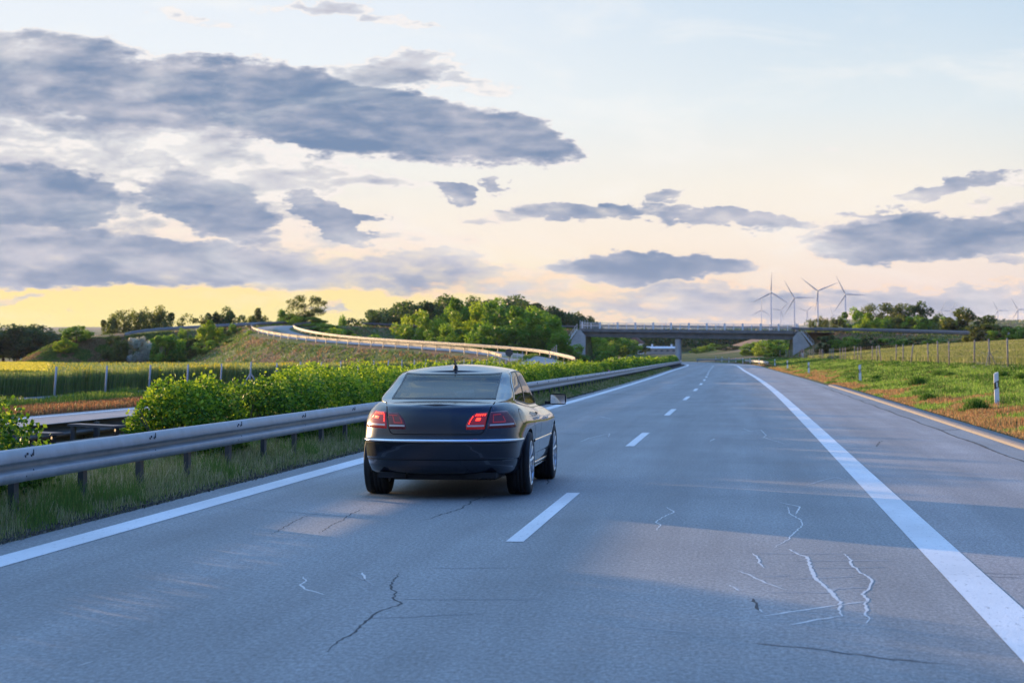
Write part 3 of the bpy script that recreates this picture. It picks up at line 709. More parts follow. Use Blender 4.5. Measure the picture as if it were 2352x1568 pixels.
# ================================================================ delineator posts
def delineator(loc, label, rz=0.0):
    root = empty('delineator_post', loc, label, 'marker post', 'white marker posts along the road', rz)
    def tri(h0, h1, h0b=None, h1b=None, g=0.0):
        # triangular hollow post; front edge rounded, slanted bands and top: heights at road side / far side
        w = .065 + g; pts = [(-w, -.055 - g), (w * .9, -.055 - g), (w, -.02), (.01, .07 + g), (-.01, .07 + g), (-w, -.02)]
        mb = MB(); f = lambda x, a, b: a + (b - a) * (x + .065) / .13
        for (x, y) in pts: mb.v.append((x, y, f(x, h0, h0b if h0b is not None else h0)))
        for (x, y) in pts: mb.v.append((x, y, f(x, h1, h1b if h1b is not None else h1)))
        n = len(pts); mb.f = [(i, (i+1) % n, n+(i+1) % n, n+i) for i in range(n)] + [tuple(range(n, 2*n)), tuple(range(n-1, -1, -1))]
        return mb
    tri(-.15, .94, None, .99).build('body', M['white'], root)
    tri(.52, .70, .585, .765, .003).build('black_band', M['black'], root)
    MB().box((.008, -.0615, .645), (.05, .006, .14)).build('reflector', M['reflector'], root)
    return root
M['reflector'] = mat('reflector', (.75, .77, .82), .15, .2)
names = ['nearest white marker post, in the reddish grass at the right edge of the picture', 'second white marker post on the right verge, near the start of the kerb', 'third white marker post on the right verge, counting away from us',
         'fourth white marker post on the right verge, counting away from us', 'white marker post just before the short sunlit barrier on the right', 'white marker post at the near end of the short sunlit barrier']
for i, (x, y, D) in enumerate([(2290, 945, 56), (1976, 881, 109), (1858, 861, 158), (1809, 849, 210), (1780, 843, 262), (1744, 838, 312)]):
    p = wp(x, y, D); p.z = float(ground_h(p.x, p.y)) + (-.02); delineator(p, names[i], R(-3) if i else R(4)).rotation_euler[1] = R(-2)
for k, (x, D) in enumerate([(1723, 345), (1706, 368), (1690, 390), (1674, 412), (1658, 432), (1644, 450)]):
    p = wp(x, 832, D); p.z = float(ground_h(p.x, p.y))
    delineator(p, ['first', 'second', 'third', 'fourth', 'fifth', 'sixth and farthest'][k] + ' of the tiny white marker posts in the row at the far bend', 0)
# ================================================================ wind turbines
M['blade'] = M['tower']
tower = MB().cyl((0, 0, -60), (0, 0, 98), 2.3, 1.25, 14); 
def turbine(x, yhub, D, size, rot, label):
    p = wp(x, yhub, D); s_ = size
    root = empty('wind_turbine', (p.x, p.y, p.z - 100 * s_), label, 'wind turbine', 'wind turbines on the horizon'); root.scale = (s_, s_, s_)
    MB().cyl((0, 0, -70), (0, 0, 98.5), 2.5, 1.5, 14).build('tower', M['tower'], root, smooth=True)
    MB().box((0, 1.5, 100), (4, 11, 4.2)).build('nacelle', M['tower'], root, bevel=.8)
    MB().cyl((0, -4, 100), (0, -7, 100), 2.0, .8, 12).build('hub', M['tower'], root, smooth=True)
    for k in range(3):
        a = R(rot + 120 * k); mb = MB(); prof = [(0, 1.2), (4, 1.5), (9, 2.4), (22, 1.7), (40, .95), (52, .3)]
        for (r, w) in prof:
            c = Vector((math.sin(a) * r, -5.2, 100 + math.cos(a) * r)); q = Vector((math.cos(a), 0, -math.sin(a)))
            for (u, v_) in ((-w, 0), (0, .45), (w * .6, 0), (0, -.45)): mb.v.append(tuple(c + q * u + Vector((0, v_, 0))))
        for i in range(len(prof) - 1):
            for j in range(4): mb.f.append((i*4+j, i*4+(j+1) % 4, i*4+4+(j+1) % 4, i*4+4+j))
        mb.build('blade', M['blade'], root, smooth=True)
    return root
for a in [(1771, 672, 4000, .80, 2, 'tallest-looking wind turbine, leftmost of the four large ones above the bridge'),
          (1824.5, 684, 4200, .80, -30, 'second of the four large wind turbines from the left, lowest hub of the four'),
          (1878.5, 668, 4000, .80, -52, 'third of the four large wind turbines, one blade pointing up to the left, highest hub'),
          (1942, 676, 4100, .80, -27, 'rightmost of the four large wind turbines, one blade level to the right'),
          (1749, 712, 7500, .85, 2, 'small distant wind turbine left of the tallest-looking one'),
          (1793.5, 712.5, 7500, .80, 42, 'small distant wind turbine between the first and second large ones'),
          (1853, 714, 7500, .80, 50, 'small distant wind turbine between the second and third large ones'),
          (1913, 724, 8200, .70, -15, 'faint tiny wind turbine above the bushes between the third and fourth large ones'),
          (1993, 727, 8200, .70, 25, 'faint tiny wind turbine just right of the fourth large one'),
          (2161, 716, 7600, .80, 22, 'distant wind turbine above the round trees on the right, left one of a pair'),
          (2183.5, 714, 7600, .80, 32, 'distant wind turbine above the round trees on the right, right one of a pair'),
          (2292, 713, 7200, .80, -28, 'lone distant wind turbine on the right horizon beyond the tree group'),
          (2338, 711, 6200, .80, -30, 'distant wind turbine closest to the right edge of the picture')]:
    turbine(*a)
# ================================================================ small things by the slip road
root = empty('site_barrier', wp(1206, 836, 212), 'low white construction barrier across the foot of the slip road', 'barrier')
root.location.z = .05
for i in range(5):
    MB().box((-2.6 + 1.3 * i, 0, .28), (1.26, .30, .56)).build('segment', M['white'], root, bevel=.03)
M['amber'] = mat('amber_lens', (.75, .38, .03), .3); M['redlens'] = mat('red_lens', (.60, .05, .03), .3)
for i, x in enumerate((1181, 1195, 1210, 1224, 1238)):
    p = wp(x, 836, 212); r_ = empty('warning_lamp', (p.x, p.y - .25, .05), ('red warning lamp on a stick, middle of the row on the white barrier' if i == 2 else
        ['leftmost amber warning lamp above the white construction barrier', 'second amber warning lamp from the left above the white construction barrier', '', 'large amber warning lamp right of the red one', 'rightmost amber warning lamp above the white construction barrier'][i]), 'warning lamp', 'warning lamps at the foot of the slip road')
    MB().bar((0, 0, 0), (0, 0, .6), .05).build('stick', M['galvd'], r_)
    MB().cyl((0, -.06, .74), (0, .06, .74), .15, n=14).build('lens', M['redlens'] if i == 2 else M['amber'], r_, smooth=False)
def disc_sign(x, y, D, r, h, face, label, n=20, tri=False):
    p = wp(x, y, D); gz = float(ground_h(p.x, p.y)); root = empty('road_sign', (p.x, p.y, gz), label, 'road sign')
    H = p.z - gz
    MB().cyl((0, .05, -.2), (0, .05, H + r * .5), .04, n=8).build('pole', M['galvd'], root)
    MB().cyl((0, -.02, H), (0, .02, H), r, n=(3 if tri else n)).build('plate', face, root)
disc_sign(1169.5, 809.5, 216, .42, 2, M['galvd'], 'round dark back of a road sign on a pole beside the slip road')
disc_sign(50, 827.5, 400, .42, 1, M['white'], 'small round white road sign before the dark wood at far left')
disc_sign(106.6, 824, 400, .50, 1, M['white'], 'larger round white road sign beside the amber one, before the dark wood at far left')
M['ambers'] = mat('amber_sign', (.55, .32, .05), .5)
disc_sign(115, 823.5, 402, .52, 1, M['ambers'], 'round amber road sign before the dark wood at far left')
for i, (x, yt) in enumerate([(1262, 806), (1268, 801), (1273, 797), (1278, 793)]):
    p = wp(x, 836, 226 + 2 * i); t_ = wp(x, yt, 226 + 2 * i)
    root = empty('tall_stake', (p.x, p.y, 0), ['leftmost and shortest of the four pale stakes at the right end of the slip road', 'second pale stake from the left at the right end of the slip road', 'third pale stake from the left at the right end of the slip road', 'rightmost and tallest of the four pale stakes at the end of the slip road'][i], 'stake', 'stakes at the end of the slip road')
    MB().cyl((0, 0, 0), (0, 0, t_.z), .05, .04, 8).build('shaft', M['postc'], root)
    MB().cyl((0, 0, t_.z + .001), (0, 0, t_.z + .05), .055, .02, 8).build('cap', M['postc'], root)
# far building and parked lorries beyond the bridge
p = wp(1521, 824, 700); gz = float(ground_h(p.x, p.y))
root = empty('farm_hall', (p.x, p.y, gz), 'low pale hall with white roof seen under the bridge left of the pier', 'building')
MB().box((0, 0, 1.0), (10.5, 8, 2.0)).build('wall', mat('hall_wall', (.42, .36, .33), .7, var=.1), root)
mb = MB(); mb.v = [(-5.5, -4.4, 2), (5.5, -4.4, 2), (5.5, 4.4, 2), (-5.5, 4.4, 2), (-5.5, 0, 2.7), (5.5, 0, 2.7)]; mb.f = [(0, 1, 5, 4), (2, 3, 4, 5), (0, 4, 3), (1, 2, 5), (3, 2, 1, 0)]
mb.build('roof', mat('hall_roof', (.62, .62, .62), .5, var=.08), root)
for x in (-3.4, 3.2): MB().box((x, -.6, 3.0), (.6, .6, .9)).build('vent', M['white'], root)
for i in range(5): MB().box((-4 + 2 * i, -4.02, 1.2), (.9, .06, .5)).build('window', M['galvs'], root)
p = wp(1459, 806, 720); gz = float(ground_h(p.x, p.y))
root = empty('farm_house', (p.x, p.y, gz), 'small white house half hidden behind trees under the left part of the bridge', 'building')
MB().box((0, 0, 1.8), (6, 7, 3.6)).build('wall', M['white'], root)
mb = MB(); mb.v = [(-3.4, -3.8, 3.6), (3.4, -3.8, 3.6), (3.4, 3.8, 3.6), (-3.4, 3.8, 3.6), (0, -3.8, 6.2), (0, 3.8, 6.2)]; mb.f = [(0, 1, 4), (2, 3, 5), (1, 2, 5, 4), (3, 0, 4, 5), (3, 2, 1, 0)]
mb.build('roof', mat('roof_tile', (.22, .12, .10), .8, var=.1), root)
for x in (-1.5, 1.5): MB().box((x, -3.52, 2.0), (.9, .06, 1.2)).build('window', M['black'], root)
# a person standing at the foot of the bridge's right abutment
def skin_body(name, verts, edges, radii, mt, parent, sub=2):
    me = bpy.data.meshes.new(name); me.from_pydata(verts, edges, []); o = bpy.data.objects.new(name, me); COL.objects.link(o)
    md = o.modifiers.new('skin', 'SKIN'); me.skin_vertices
    if not me.skin_vertices: pass
    for v, r_ in zip(me.skin_vertices[0].data, radii): v.radius = (r_, r_) if not isinstance(r_, tuple) else r_
    me.skin_vertices[0].data[0].use_root = True
    o.modifiers.new('sub', 'SUBSURF').levels = sub; o.modifiers['sub'].render_levels = sub
    dg = bpy.context.evaluated_depsgraph_get(); m2 = bpy.data.meshes.new_from_object(o.evaluated_get(dg)); bpy.data.objects.remove(o)
    for m_ in list(m2.materials): pass
    m2.materials.clear(); m2.name = name
    return link_mesh(name, m2, mt, parent, True)
p = wp(1842.5, 834, 352); gz = float(ground_h(p.x, p.y))
person = skin_body('person', [(0, 0, .95), (0, 0, 1.12), (0, .01, 1.32), (0, .02, 1.48), (0, .02, 1.56), (0, .0, 1.66), (.20, .01, 1.42), (.27, -.02, 1.15), (.24, -.12, .95), (.22, -.14, .86), (-.20, .01, 1.42), (-.28, -.02, 1.15), (-.25, -.1, .93), (-.23, -.12, .84),
    (.11, 0, .88), (.12, -.02, .48), (.13, .02, .08), (.14, -.13, .03), (-.11, 0, .88), (-.13, .02, .48), (-.13, .05, .08), (-.14, -.1, .03)],
    [(0, 1), (1, 2), (2, 3), (3, 4), (4, 5), (3, 6), (6, 7), (7, 8), (8, 9), (3, 10), (10, 11), (11, 12), (12, 13), (0, 14), (14, 15), (15, 16), (16, 17), (0, 18), (18, 19), (19, 20), (20, 21)],
    [.15, .14, .16, .09, .055, .10, .065, .045, .035, .03, .065, .045, .035, .03, .095, .065, .045, .035, .095, .065, .045, .035], M['conc'], None)
person.data.materials.clear(); person.data.materials.append(mat('skin', (.45, .28, .20), .6)); person.location = (p.x, p.y, gz)
tag(person, 'tiny person in dark blue top and pale trousers at the right foot of the bridge', 'person')
skin_body('jacket', [(0, 0, .98), (0, 0, 1.15), (0, .01, 1.33), (0, .02, 1.47), (.20, .01, 1.42), (.27, -.02, 1.15), (.24, -.12, .97), (-.20, .01, 1.42), (-.28, -.02, 1.15), (-.25, -.1, .95)],
    [(0, 1), (1, 2), (2, 3), (3, 4), (4, 5), (5, 6), (3, 7), (7, 8), (8, 9)], [.19, .18, .19, .12, .085, .065, .055, .085, .065, .055], mat('navy_cloth', (.012, .018, .06), .8), person)
skin_body('trousers', [(0, 0, .95), (.11, 0, .86), (.12, -.02, .48), (.13, .02, .12), (-.11, 0, .86), (-.13, .02, .48), (-.13, .05, .12)],
    [(0, 1), (1, 2), (2, 3), (0, 4), (4, 5), (5, 6)], [.18, .13, .10, .075, .13, .10, .075], mat('pale_cloth', (.62, .62, .62), .8), person)
skin_body('hair', [(0, .03, 1.72), (0, .045, 1.66)], [(0, 1)], [.105, .10], mat('dark_hair', (.03, .02, .015), .7), person)
b_ = skin_body('bag', [(-.36, -.02, .75), (-.36, -.02, .45)], [(0, 1)], [.10, .15], mat('red_cloth', (.45, .05, .04), .7), None)
b_.location = (p.x, p.y, gz); tag(b_, 'red bag held at the left side of the tiny person by the bridge', 'bag')
# ================================================================ foliage
def quads_at(C, size, nrm=None, flat=.6, asp=1.4, rg=rng):
    """Leaf quads (a rhombus folded along its rib) at centres C."""
    n = len(C); a = rg.normal(size=(n, 3)); a /= np.linalg.norm(a, axis=1)[:, None]
    b = rg.normal(size=(n, 3)) 
    if nrm is not None: b = b * (1 - flat) + 0
    b = np.cross(a, b); b /= np.linalg.norm(b, axis=1)[:, None] + 1e-9
    c = np.cross(a, b)
    s_ = (size * rg.uniform(.6, 1.3, n))[:, None]
    P_ = np.stack([C - a * s_ * asp * .5, C + b * s_ * .5 + c * s_ * .12, C + a * s_ * asp * .5, C - b * s_ * .5 + c * s_ * .12], 1)
    return P_.reshape(-1, 3), np.arange(4 * n).reshape(n, 4)
def crown(n, rx, ry, rz, nb, size, seed, hollow=.55, low=-.75, gap=.0, egg=0.0):
    rg = np.random.default_rng(seed)
    B = []
    while len(B) < nb:
        p = rg.normal(size=3); p /= (np.abs(p) ** 3.0).sum() ** (1 / 3.0); p *= rg.uniform(hollow ** .6, .95) 
        if p[2] < low: continue
        if egg: p[:2] *= 1 - egg * max(0, p[2])
        B.append(p)
    B = np.array(B); br = rg.uniform(.16, .34, nb); tone = rg.uniform(0, 1, nb)
    k = rg.integers(0, nb, n); d = rg.normal(size=(n, 3)); d /= np.linalg.norm(d, axis=1)[:, None]
    rad = rg.uniform(.25, 1.05, n) ** .5
    C = (B[k] + d * (br[k] * rad)[:, None]) * np.array([rx, ry, rz])
    V_, F_ = quads_at(C, np.full(n, size), rg=rg)
    t = np.clip(.12 + .62 * tone[k] * .7 + .3 * rg.uniform(0, 1, n), 0, 1)
    col = np.repeat(np.stack([t, t, t], 1), 4, 0)
    return V_, F_, col, B * np.array([rx, ry, rz])
TREE = {}
def tree_proto(key, n, nb, size, seed, shape, trunk_h, hollow=.5, low=-.8, egg=0.0, limbs=7, tr=.03):
    """unit tree: total height 1, crown half width .5"""
    cz = (1 + trunk_h) / 2; rz = (1 - trunk_h) / 2
    V_, F_, col, B = crown(n, .5, .5, rz, nb, size, seed, hollow, low, egg=egg)
    V_ = V_ + np.array([0, 0, cz])
    rg = random.Random(seed); tb = MB(); top = Vector((rg.uniform(-.03, .03), 0, cz + rz * .35)); mid = Vector((rg.uniform(-.02, .02), 0, cz * .55))
    tb.cyl((0, 0, -.03), mid, tr, tr * .7, 8); tb.cyl(mid, top, tr * .7, tr * .2, 8)
    for i in range(limbs):
        b = B[rg.randrange(len(B))]; a = mid.lerp(top, rg.uniform(.0, .8)); tb.cyl(a, Vector((b[0], b[1], b[2] + cz)), tr * .35, tr * .08, 5, False)
    TREE[key] = (V_, F_, col, tb)
    return TREE[key]
_mesh_cache = {}
def tree(x, ytop, width, D, key, mt, label, cat='tree', group=None, name='tree', ybase=None, trunk=True, sz=None):
    p = wp(x, 800, D); gz = float(ground_h(p.x, p.y)) - .1
    if ybase is not None: gz = max(gz - .5, min(gz + .2, wp(x, ybase, D).z))
    h = wp(x, ytop, D).z - gz; w = width * D / FPX
    w *= 1.55
    root = empty(name, (p.x, p.y, gz), label, cat, group, rz=random.uniform(0, 6.28)); root.scale = (w, w * .9, h)
    ck = (key, mt)
    if ck not in _mesh_cache:
        V_, F_, col, tb = TREE[key]
        c = np_mesh('crown', V_, F_, M[mt], root, col=col)
        tk = tb.build('trunk', M['bark'], root, smooth=True)
        _mesh_cache[ck] = (c.data, tk.data)
    else:
        for nm, me in zip(('crown', 'trunk'), _mesh_cache[ck]):
            o = bpy.data.objects.new(nm, me); COL.objects.link(o); o.parent = root
    return root
tree_proto('round', 8500, 36, .034, 1, 0, .10, .45, -.9)
tree_proto('round2', 8500, 46, .033, 2, 0, .08, .4, -.9)
tree_proto('tall', 8000, 40, .034, 3, 0, .05, .35, -.95, egg=.35)
tree_proto('tall2', 8000, 36, .034, 4, 0, .07, .35, -.95, egg=.2)
tree_proto('airy', 3600, 30, .028, 5, 0, .28, .6, -.7, limbs=26, tr=.018)
tree_proto('airy2', 4200, 34, .027, 6, 0, .22, .55, -.7, limbs=26, tr=.018)
tree_proto('bush', 8500, 40, .040, 7, 0, -.12, .35, -1, limbs=9, tr=.02)
tree_proto('bush2', 8500, 34, .040, 8, 0, -.12, .35, -1, limbs=9, tr=.02)
G1 = 'leafy trees in front of the overpass embankment'
for a in [(958, 722, 72, 322, 'round', 'tree_y', 'yellow-green tree at the left end of the bright clump behind the slip road'),
          (1000, 726, 62, 318, 'round2', 'tree_y', 'pale green tree second from the left in the bright clump behind the slip road'),
          (1046, 690, 74, 330, 'tall', 'tree_g', 'tall pointed green tree in the middle left of the bright clump'),
          (1092, 706, 74, 306, 'round', 'tree_y', 'sunlit round tree in the centre of the bright clump'),
          (1131, 692, 66, 330, 'tall2', 'tree_g', 'tall dark green tree at the top centre of the bright clump'),
          (1186, 703, 124, 300, 'round2', 'tree_g', 'broadest round green tree of the clump, right of its centre'),
          (1240, 710, 76, 312, 'tall2', 'tree_g', 'green tree at the right end of the bright clump'),
          (1262, 750, 70, 296, 'bush', 'tree_g', 'low bushy tree at the right foot of the bright clump'),
          (1022, 752, 60, 300, 'round', 'tree_g', 'low dark tree at the left foot of the clump, above the slip road'),
          (1140, 748, 90, 288, 'bush2', 'tree_g', 'low spreading bush at the centre foot of the clump')]:
    tree(*a, group=G1)
G2 = 'dark trees of the wood behind the overpass'
k2 = ['round', 'round2', 'round', 'tall2', 'round2', 'round']
D2 = [(858, 722, 46), (884, 708, 52), (912, 706, 48), (936, 697, 50), (966, 690, 58), (1002, 694, 52), (1034, 688, 50), (1064, 694, 50), (1092, 692, 48), (1118, 698, 50), (1148, 684, 66), (1182, 690, 54), (1210, 702, 50), (1240, 707, 52), (1262, 714, 44), (1286, 708, 46), (1312, 718, 42), (1334, 724, 34), (1352, 734, 22)]
pl = ['leftmost low tree', 'second tree from the left', 'third tree from the left', 'fourth tree from the left', 'broad tree left of the ridge top', 'sixth tree from the left', 'seventh tree from the left', 'eighth tree from the left', 'ninth tree from the left', 'tenth tree from the left', 'highest domed tree', 'tree just right of the highest dome', 'second tree right of the highest dome', 'third tree right of the highest dome', 'fourth tree right of the highest dome', 'fourth-last tree towards the bridge', 'third-last tree towards the bridge', 'second-last tree beside the bridge railing', 'lowest last tree beside the bridge railing']
for i, (x, yt, w) in enumerate(D2):
    tree(x, yt + 2, w * 1.75, 440 + 12 * (i % 3), k2[i % 6], 'tree_d', pl[i] + ' in the dark wood behind the overpass', group=G2)
G3 = 'trees on the left skyline'
for a in [(262, 731, 34, 385, 'round', 'tree_o', 'low round tree at the left end of the skyline row above the embankment'), (290, 716, 46, 390, 'airy2', 'tree_o', 'second tree of the skyline row above the embankment'), (318, 713, 42, 392, 'airy', 'tree_o', 'tallest tree of the left skyline row'),
          (338, 718, 30, 390, 'airy2', 'tree_o', 'thin fourth tree of the left skyline row'), (366, 714, 40, 385, 'round', 'tree_o', 'separate round-topped tree at the right of the skyline row'), (440, 728, 50, 395, 'airy', 'tree_o', 'small airy tree alone on the left skyline'),
          (497, 718, 42, 400, 'round2', 'tree_d', 'dark tree left of a pair above the roadside bushes'), (528, 716, 44, 400, 'round', 'tree_d', 'dark tree right of a pair above the roadside bushes'),
          (593, 712, 34, 385, 'tall', 'tree_o', 'small upright tree right above the left bend of the slip road'), (655, 712, 36, 380, 'round2', 'tree_g', 'green tree at the left foot of the tall airy one'),
          (702, 680, 44, 352, 'airy2', 'tree_o', 'tall airy tree standing above the bend of the slip road'), (692, 724, 58, 350, 'bush', 'tree_g', 'wide green bush under the tall airy tree'), (782, 728, 30, 395, 'bush', 'tree_g', 'tiny bush on the skyline right of the tall airy tree'),
          (732, 742, 60, 338, 'bush2', 'tree_g', 'bush inside the bend below the tall airy tree'), (800, 757, 70, 318, 'bush', 'tree_y', 'low bright bush behind the slip road barrier'), (762, 752, 50, 330, 'bush2', 'tree_g', 'dull bush between the airy tree and the slip road barrier')]:
    a = list(a); a[2] *= 1.35; tree(*a, group=G3)
G4 = 'trees of the dark wood at far left'
for i, (x, yt, w) in enumerate([(-30, 742, 80), (8, 752, 60), (40, 752, 66), (62, 749, 60), (92, 760, 60), (116, 766, 50), (138, 772, 46), (160, 775, 40)]):
    tree(x, yt, w * 1.6, 460 + 10 * (i % 2), k2[i % 6], 'tree_d', ['tree cut by the left edge of the picture', 'low tree at the left end', 'tallest feathery tree', 'tree just right of the tallest one', 'tree behind the white road signs', 'tree above the amber sign', 'small tree', 'last small tree before the embankment'][i] + ' of the dark wood at far left', group=G4)
for a in [(176, 748, 74, 334, 'round2', 'tree_g', 'green tree leaning over the left end of the embankment'), (150, 778, 54, 328, 'tall', 'tree_y', 'yellow-green young tree at the left foot of the embankment'),
          (270, 770, 66, 330, 'bush', 'tree_o', 'round olive bush on the embankment slope left of the white-flowering one'), (380, 768, 82, 328, 'bush2', 'tree_g', 'wide green bush right of the white-flowering one'), (430, 757, 50, 336, 'bush', 'tree_g', 'green bush near the barrier at the middle of the embankment'),
          (352, 776, 40, 335, 'bush2', 'tree_g', 'small dark bush touching the white-flowering one'), (482, 738, 62, 322, 'tall', 'tree_y', 'tall bright young tree halfway down the embankment'), (505, 752, 60, 330, 'bush2', 'tree_o', 'brownish bush behind the tall bright young tree'),
          (478, 782, 70, 312, 'bush', 'tree_g', 'bush at the foot of the tall bright young tree'), (545, 745, 50, 342, 'bush', 'tree_g', 'bush at the left shoulder of the slip road bend'), (576, 800, 48, 306, 'bush2', 'tree_g', 'rightmost dark bush at the foot of the embankment'),
          (540, 792, 54, 308, 'bush', 'tree_g', 'bush second from the right at the foot of the embankment'), (515, 770, 50, 322, 'bush', 'tree_g', 'middle-height bush left of the slip road bend'), (445, 776, 46, 322, 'bush2', 'tree_o', 'small olive bush below the middle of the embankment barrier')]:
    a = list(a); a[2] *= .68; tree(*a, cat='bush' if 'bush' in a[4] else 'tree', name='bush' if 'bush' in a[4] else 'tree', group='bushes and young trees on the left embankment')
tree(317, 773, 40, 330, 'bush2', 'blossom', 'white-flowering shrub on the embankment slope', 'shrub', name='flowering_shrub')
G5 = 'trees behind the overpass on the right'
for a in [(1868, 736, 16, 430, 'bush', 'tree_o', 'tiny bush right of the bridge end, leftmost on the skyline'), (1887, 729, 24, 430, 'airy', 'tree_o', 'small tree under the third large wind turbine'), (1908, 731, 26, 430, 'airy2', 'tree_o', 'small tree between the third and fourth large wind turbines'), (1931, 732, 22, 430, 'round', 'tree_o', 'small tree under the fourth large wind turbine'),
          (1968, 714, 52, 430, 'round', 'tree_g', 'leftmost round tree of the right-hand group'), (2020, 698, 64, 440, 'airy2', 'tree_o', 'highest thin-leaved tree left in the right-hand group'), (2052, 702, 46, 440, 'airy', 'tree_o', 'thin-leaved tree in the middle of the right-hand group'), (2078, 699, 56, 445, 'airy2', 'tree_o', 'thin-leaved tree with bare stems in the right-hand group'), (2112, 701, 50, 440, 'round', 'tree_d', 'dark round tree right of the bare-stemmed one'),
          (1995, 722, 46, 400, 'tall', 'tree_y', 'bright yellow-green tree in front of the right-hand group'), (2030, 728, 44, 405, 'round2', 'tree_g', 'green tree right of the bright yellow-green one'), (2066, 730, 46, 405, 'round', 'tree_o', 'low olive tree in the middle front of the right-hand group'), (2108, 726, 60, 405, 'round2', 'tree_g', 'green rounded tree right of the middle in the front row'), (2150, 727, 52, 405, 'round', 'tree_d', 'darker tree near the right end of the front row'),
          (2178, 730, 44, 400, 'tall2', 'tree_g', 'small green tree left of the big grey-green bush'), (2220, 710, 96, 395, 'bush', 'tree_o', 'big spreading grey-green bush at the right end of the group'), (2262, 742, 80, 345, 'bush2', 'tree_o', 'broad olive bush in front of the overpass barrier at right'), (2305, 752, 50, 342, 'bush', 'tree_g', 'low green bush second from the right edge, before the overpass'), (2350, 750, 50, 340, 'bush', 'tree_g', 'low dark green bush at the right edge, before the overpass')]:
    tree(*a, group=G5)
G6 = 'bushes on the slope below the right overpass road'
lab6 = ['first', 'second', 'third', 'fourth', 'fifth', 'sixth', 'seventh', 'eighth', 'ninth', 'tenth', 'eleventh', 'last']
for i in range(12):
    x = 1900 + i * 35; D = 374 - 2.2 * i
    tree(x, 770 + (i % 3) * 2.5 + i * .95, 40, D, 'bush' if i % 2 else 'bush2', 'tree_d' if i % 3 == 0 else 'tree_g', lab6[i] + ' bush from the bridge in the dark green row below the right overpass road', 'bush', G6, 'bush')
G7 = 'trees seen below the bridge'
for a in [(1372, 772, 46, 432, 'tall2', 'tree_y', 'sunlit tree just right of the left abutment, under the bridge'), (1392, 770, 50, 452, 'round', 'tree_g', 'second tree from the left under the bridge'), (1415, 772, 50, 470, 'round2', 'tree_g', 'third tree from the left under the bridge'), (1438, 778, 50, 490, 'tall2', 'tree_g', 'fourth tree from the left under the bridge'), (1458, 788, 40, 510, 'round', 'tree_d', 'lowest dark tree at the right end of the left row under the bridge'),
          (1365, 800, 50, 415, 'bush', 'tree_g', 'low bush at the foot of the left abutment'), (1669, 792, 38, 560, 'round2', 'tree_d', 'dark round bush on the brown hillside under the bridge'), (1700, 796, 30, 565, 'round', 'tree_d', 'smaller dark bush right of the round one on the brown hillside'),
          (1732, 788, 40, 470, 'round', 'tree_g', 'leftmost light bush on the slope left of the right abutment'), (1758, 782, 52, 455, 'bush', 'tree_y', 'pale spreading bush on the slope left of the right abutment'), (1790, 778, 50, 445, 'round2', 'tree_g', 'tall green bush on the slope left of the right abutment'), (1782, 794, 40, 425, 'bush2', 'tree_y', 'rounded yellow-green bush nearest the right abutment'),
          (1720, 806, 28, 480, 'bush', 'tree_g', 'lowest small bush on the slope left of the right abutment'), (1608, 800, 30, 590, 'bush', 'tree_g', 'small green bush right of the pier, lowest of three up the hillside'), (1626, 794, 34, 600, 'bush2', 'tree_y', 'middle green bush of three up the hillside right of the pier'), (1646, 789, 34, 610, 'bush', 'tree_g', 'highest green bush of three up the hillside right of the pier'), (1302, 792, 60, 372, 'bush', 'tree_g', 'green bush at the left foot of the bridge wing wall')]:
    tree(*a, group=G7)
# far wood: one mass
n = 24000; rg = np.random.default_rng(5)
fx = rg.uniform(-48, 60, n); fy = rg.uniform(730, 1050, n); crownz = 3.5 + 5 * fbm(fx / 30, fy / 30, 3, 8)
keep = fx > -1e9; fx, fy, crownz = fx[keep], fy[keep], crownz[keep]
C = np.stack([fx, fy, ground_h(fx, fy) + crownz * rg.uniform(.15, 1.0, len(fx)) ** .6], 1)
V_, F_ = quads_at(C, np.full(len(C), 1.7), rg=rg); t_ = rg.uniform(.0, .8, len(C))
tag(np_mesh('far_wood', V_, F_, M['tree_d'], col=np.repeat(np.stack([t_] * 3, 1), 4, 0)), 'blue-green far wood on the hillside beyond the bridge', 'wood', kind='stuff')
n = 40000; fx = rg.uniform(150, 1800, n); fy = rg.uniform(3200, 5200, n); keep = fbm(fx / 300, fy / 300, 2, 21) > .5; fx, fy = fx[keep], fy[keep]
C = np.stack([fx, fy, ground_h(fx, fy) + rg.uniform(2, 16, len(fx))], 1); V_, F_ = quads_at(C, np.full(len(C), 6.), rg=rg); t_ = rg.uniform(0, .8, len(C))
tag(np_mesh('horizon_wood', V_, F_, M['tree_d'], col=np.repeat(np.stack([t_] * 3, 1), 4, 0)), 'thin bluish line of woods along the right horizon', 'wood', kind='stuff')
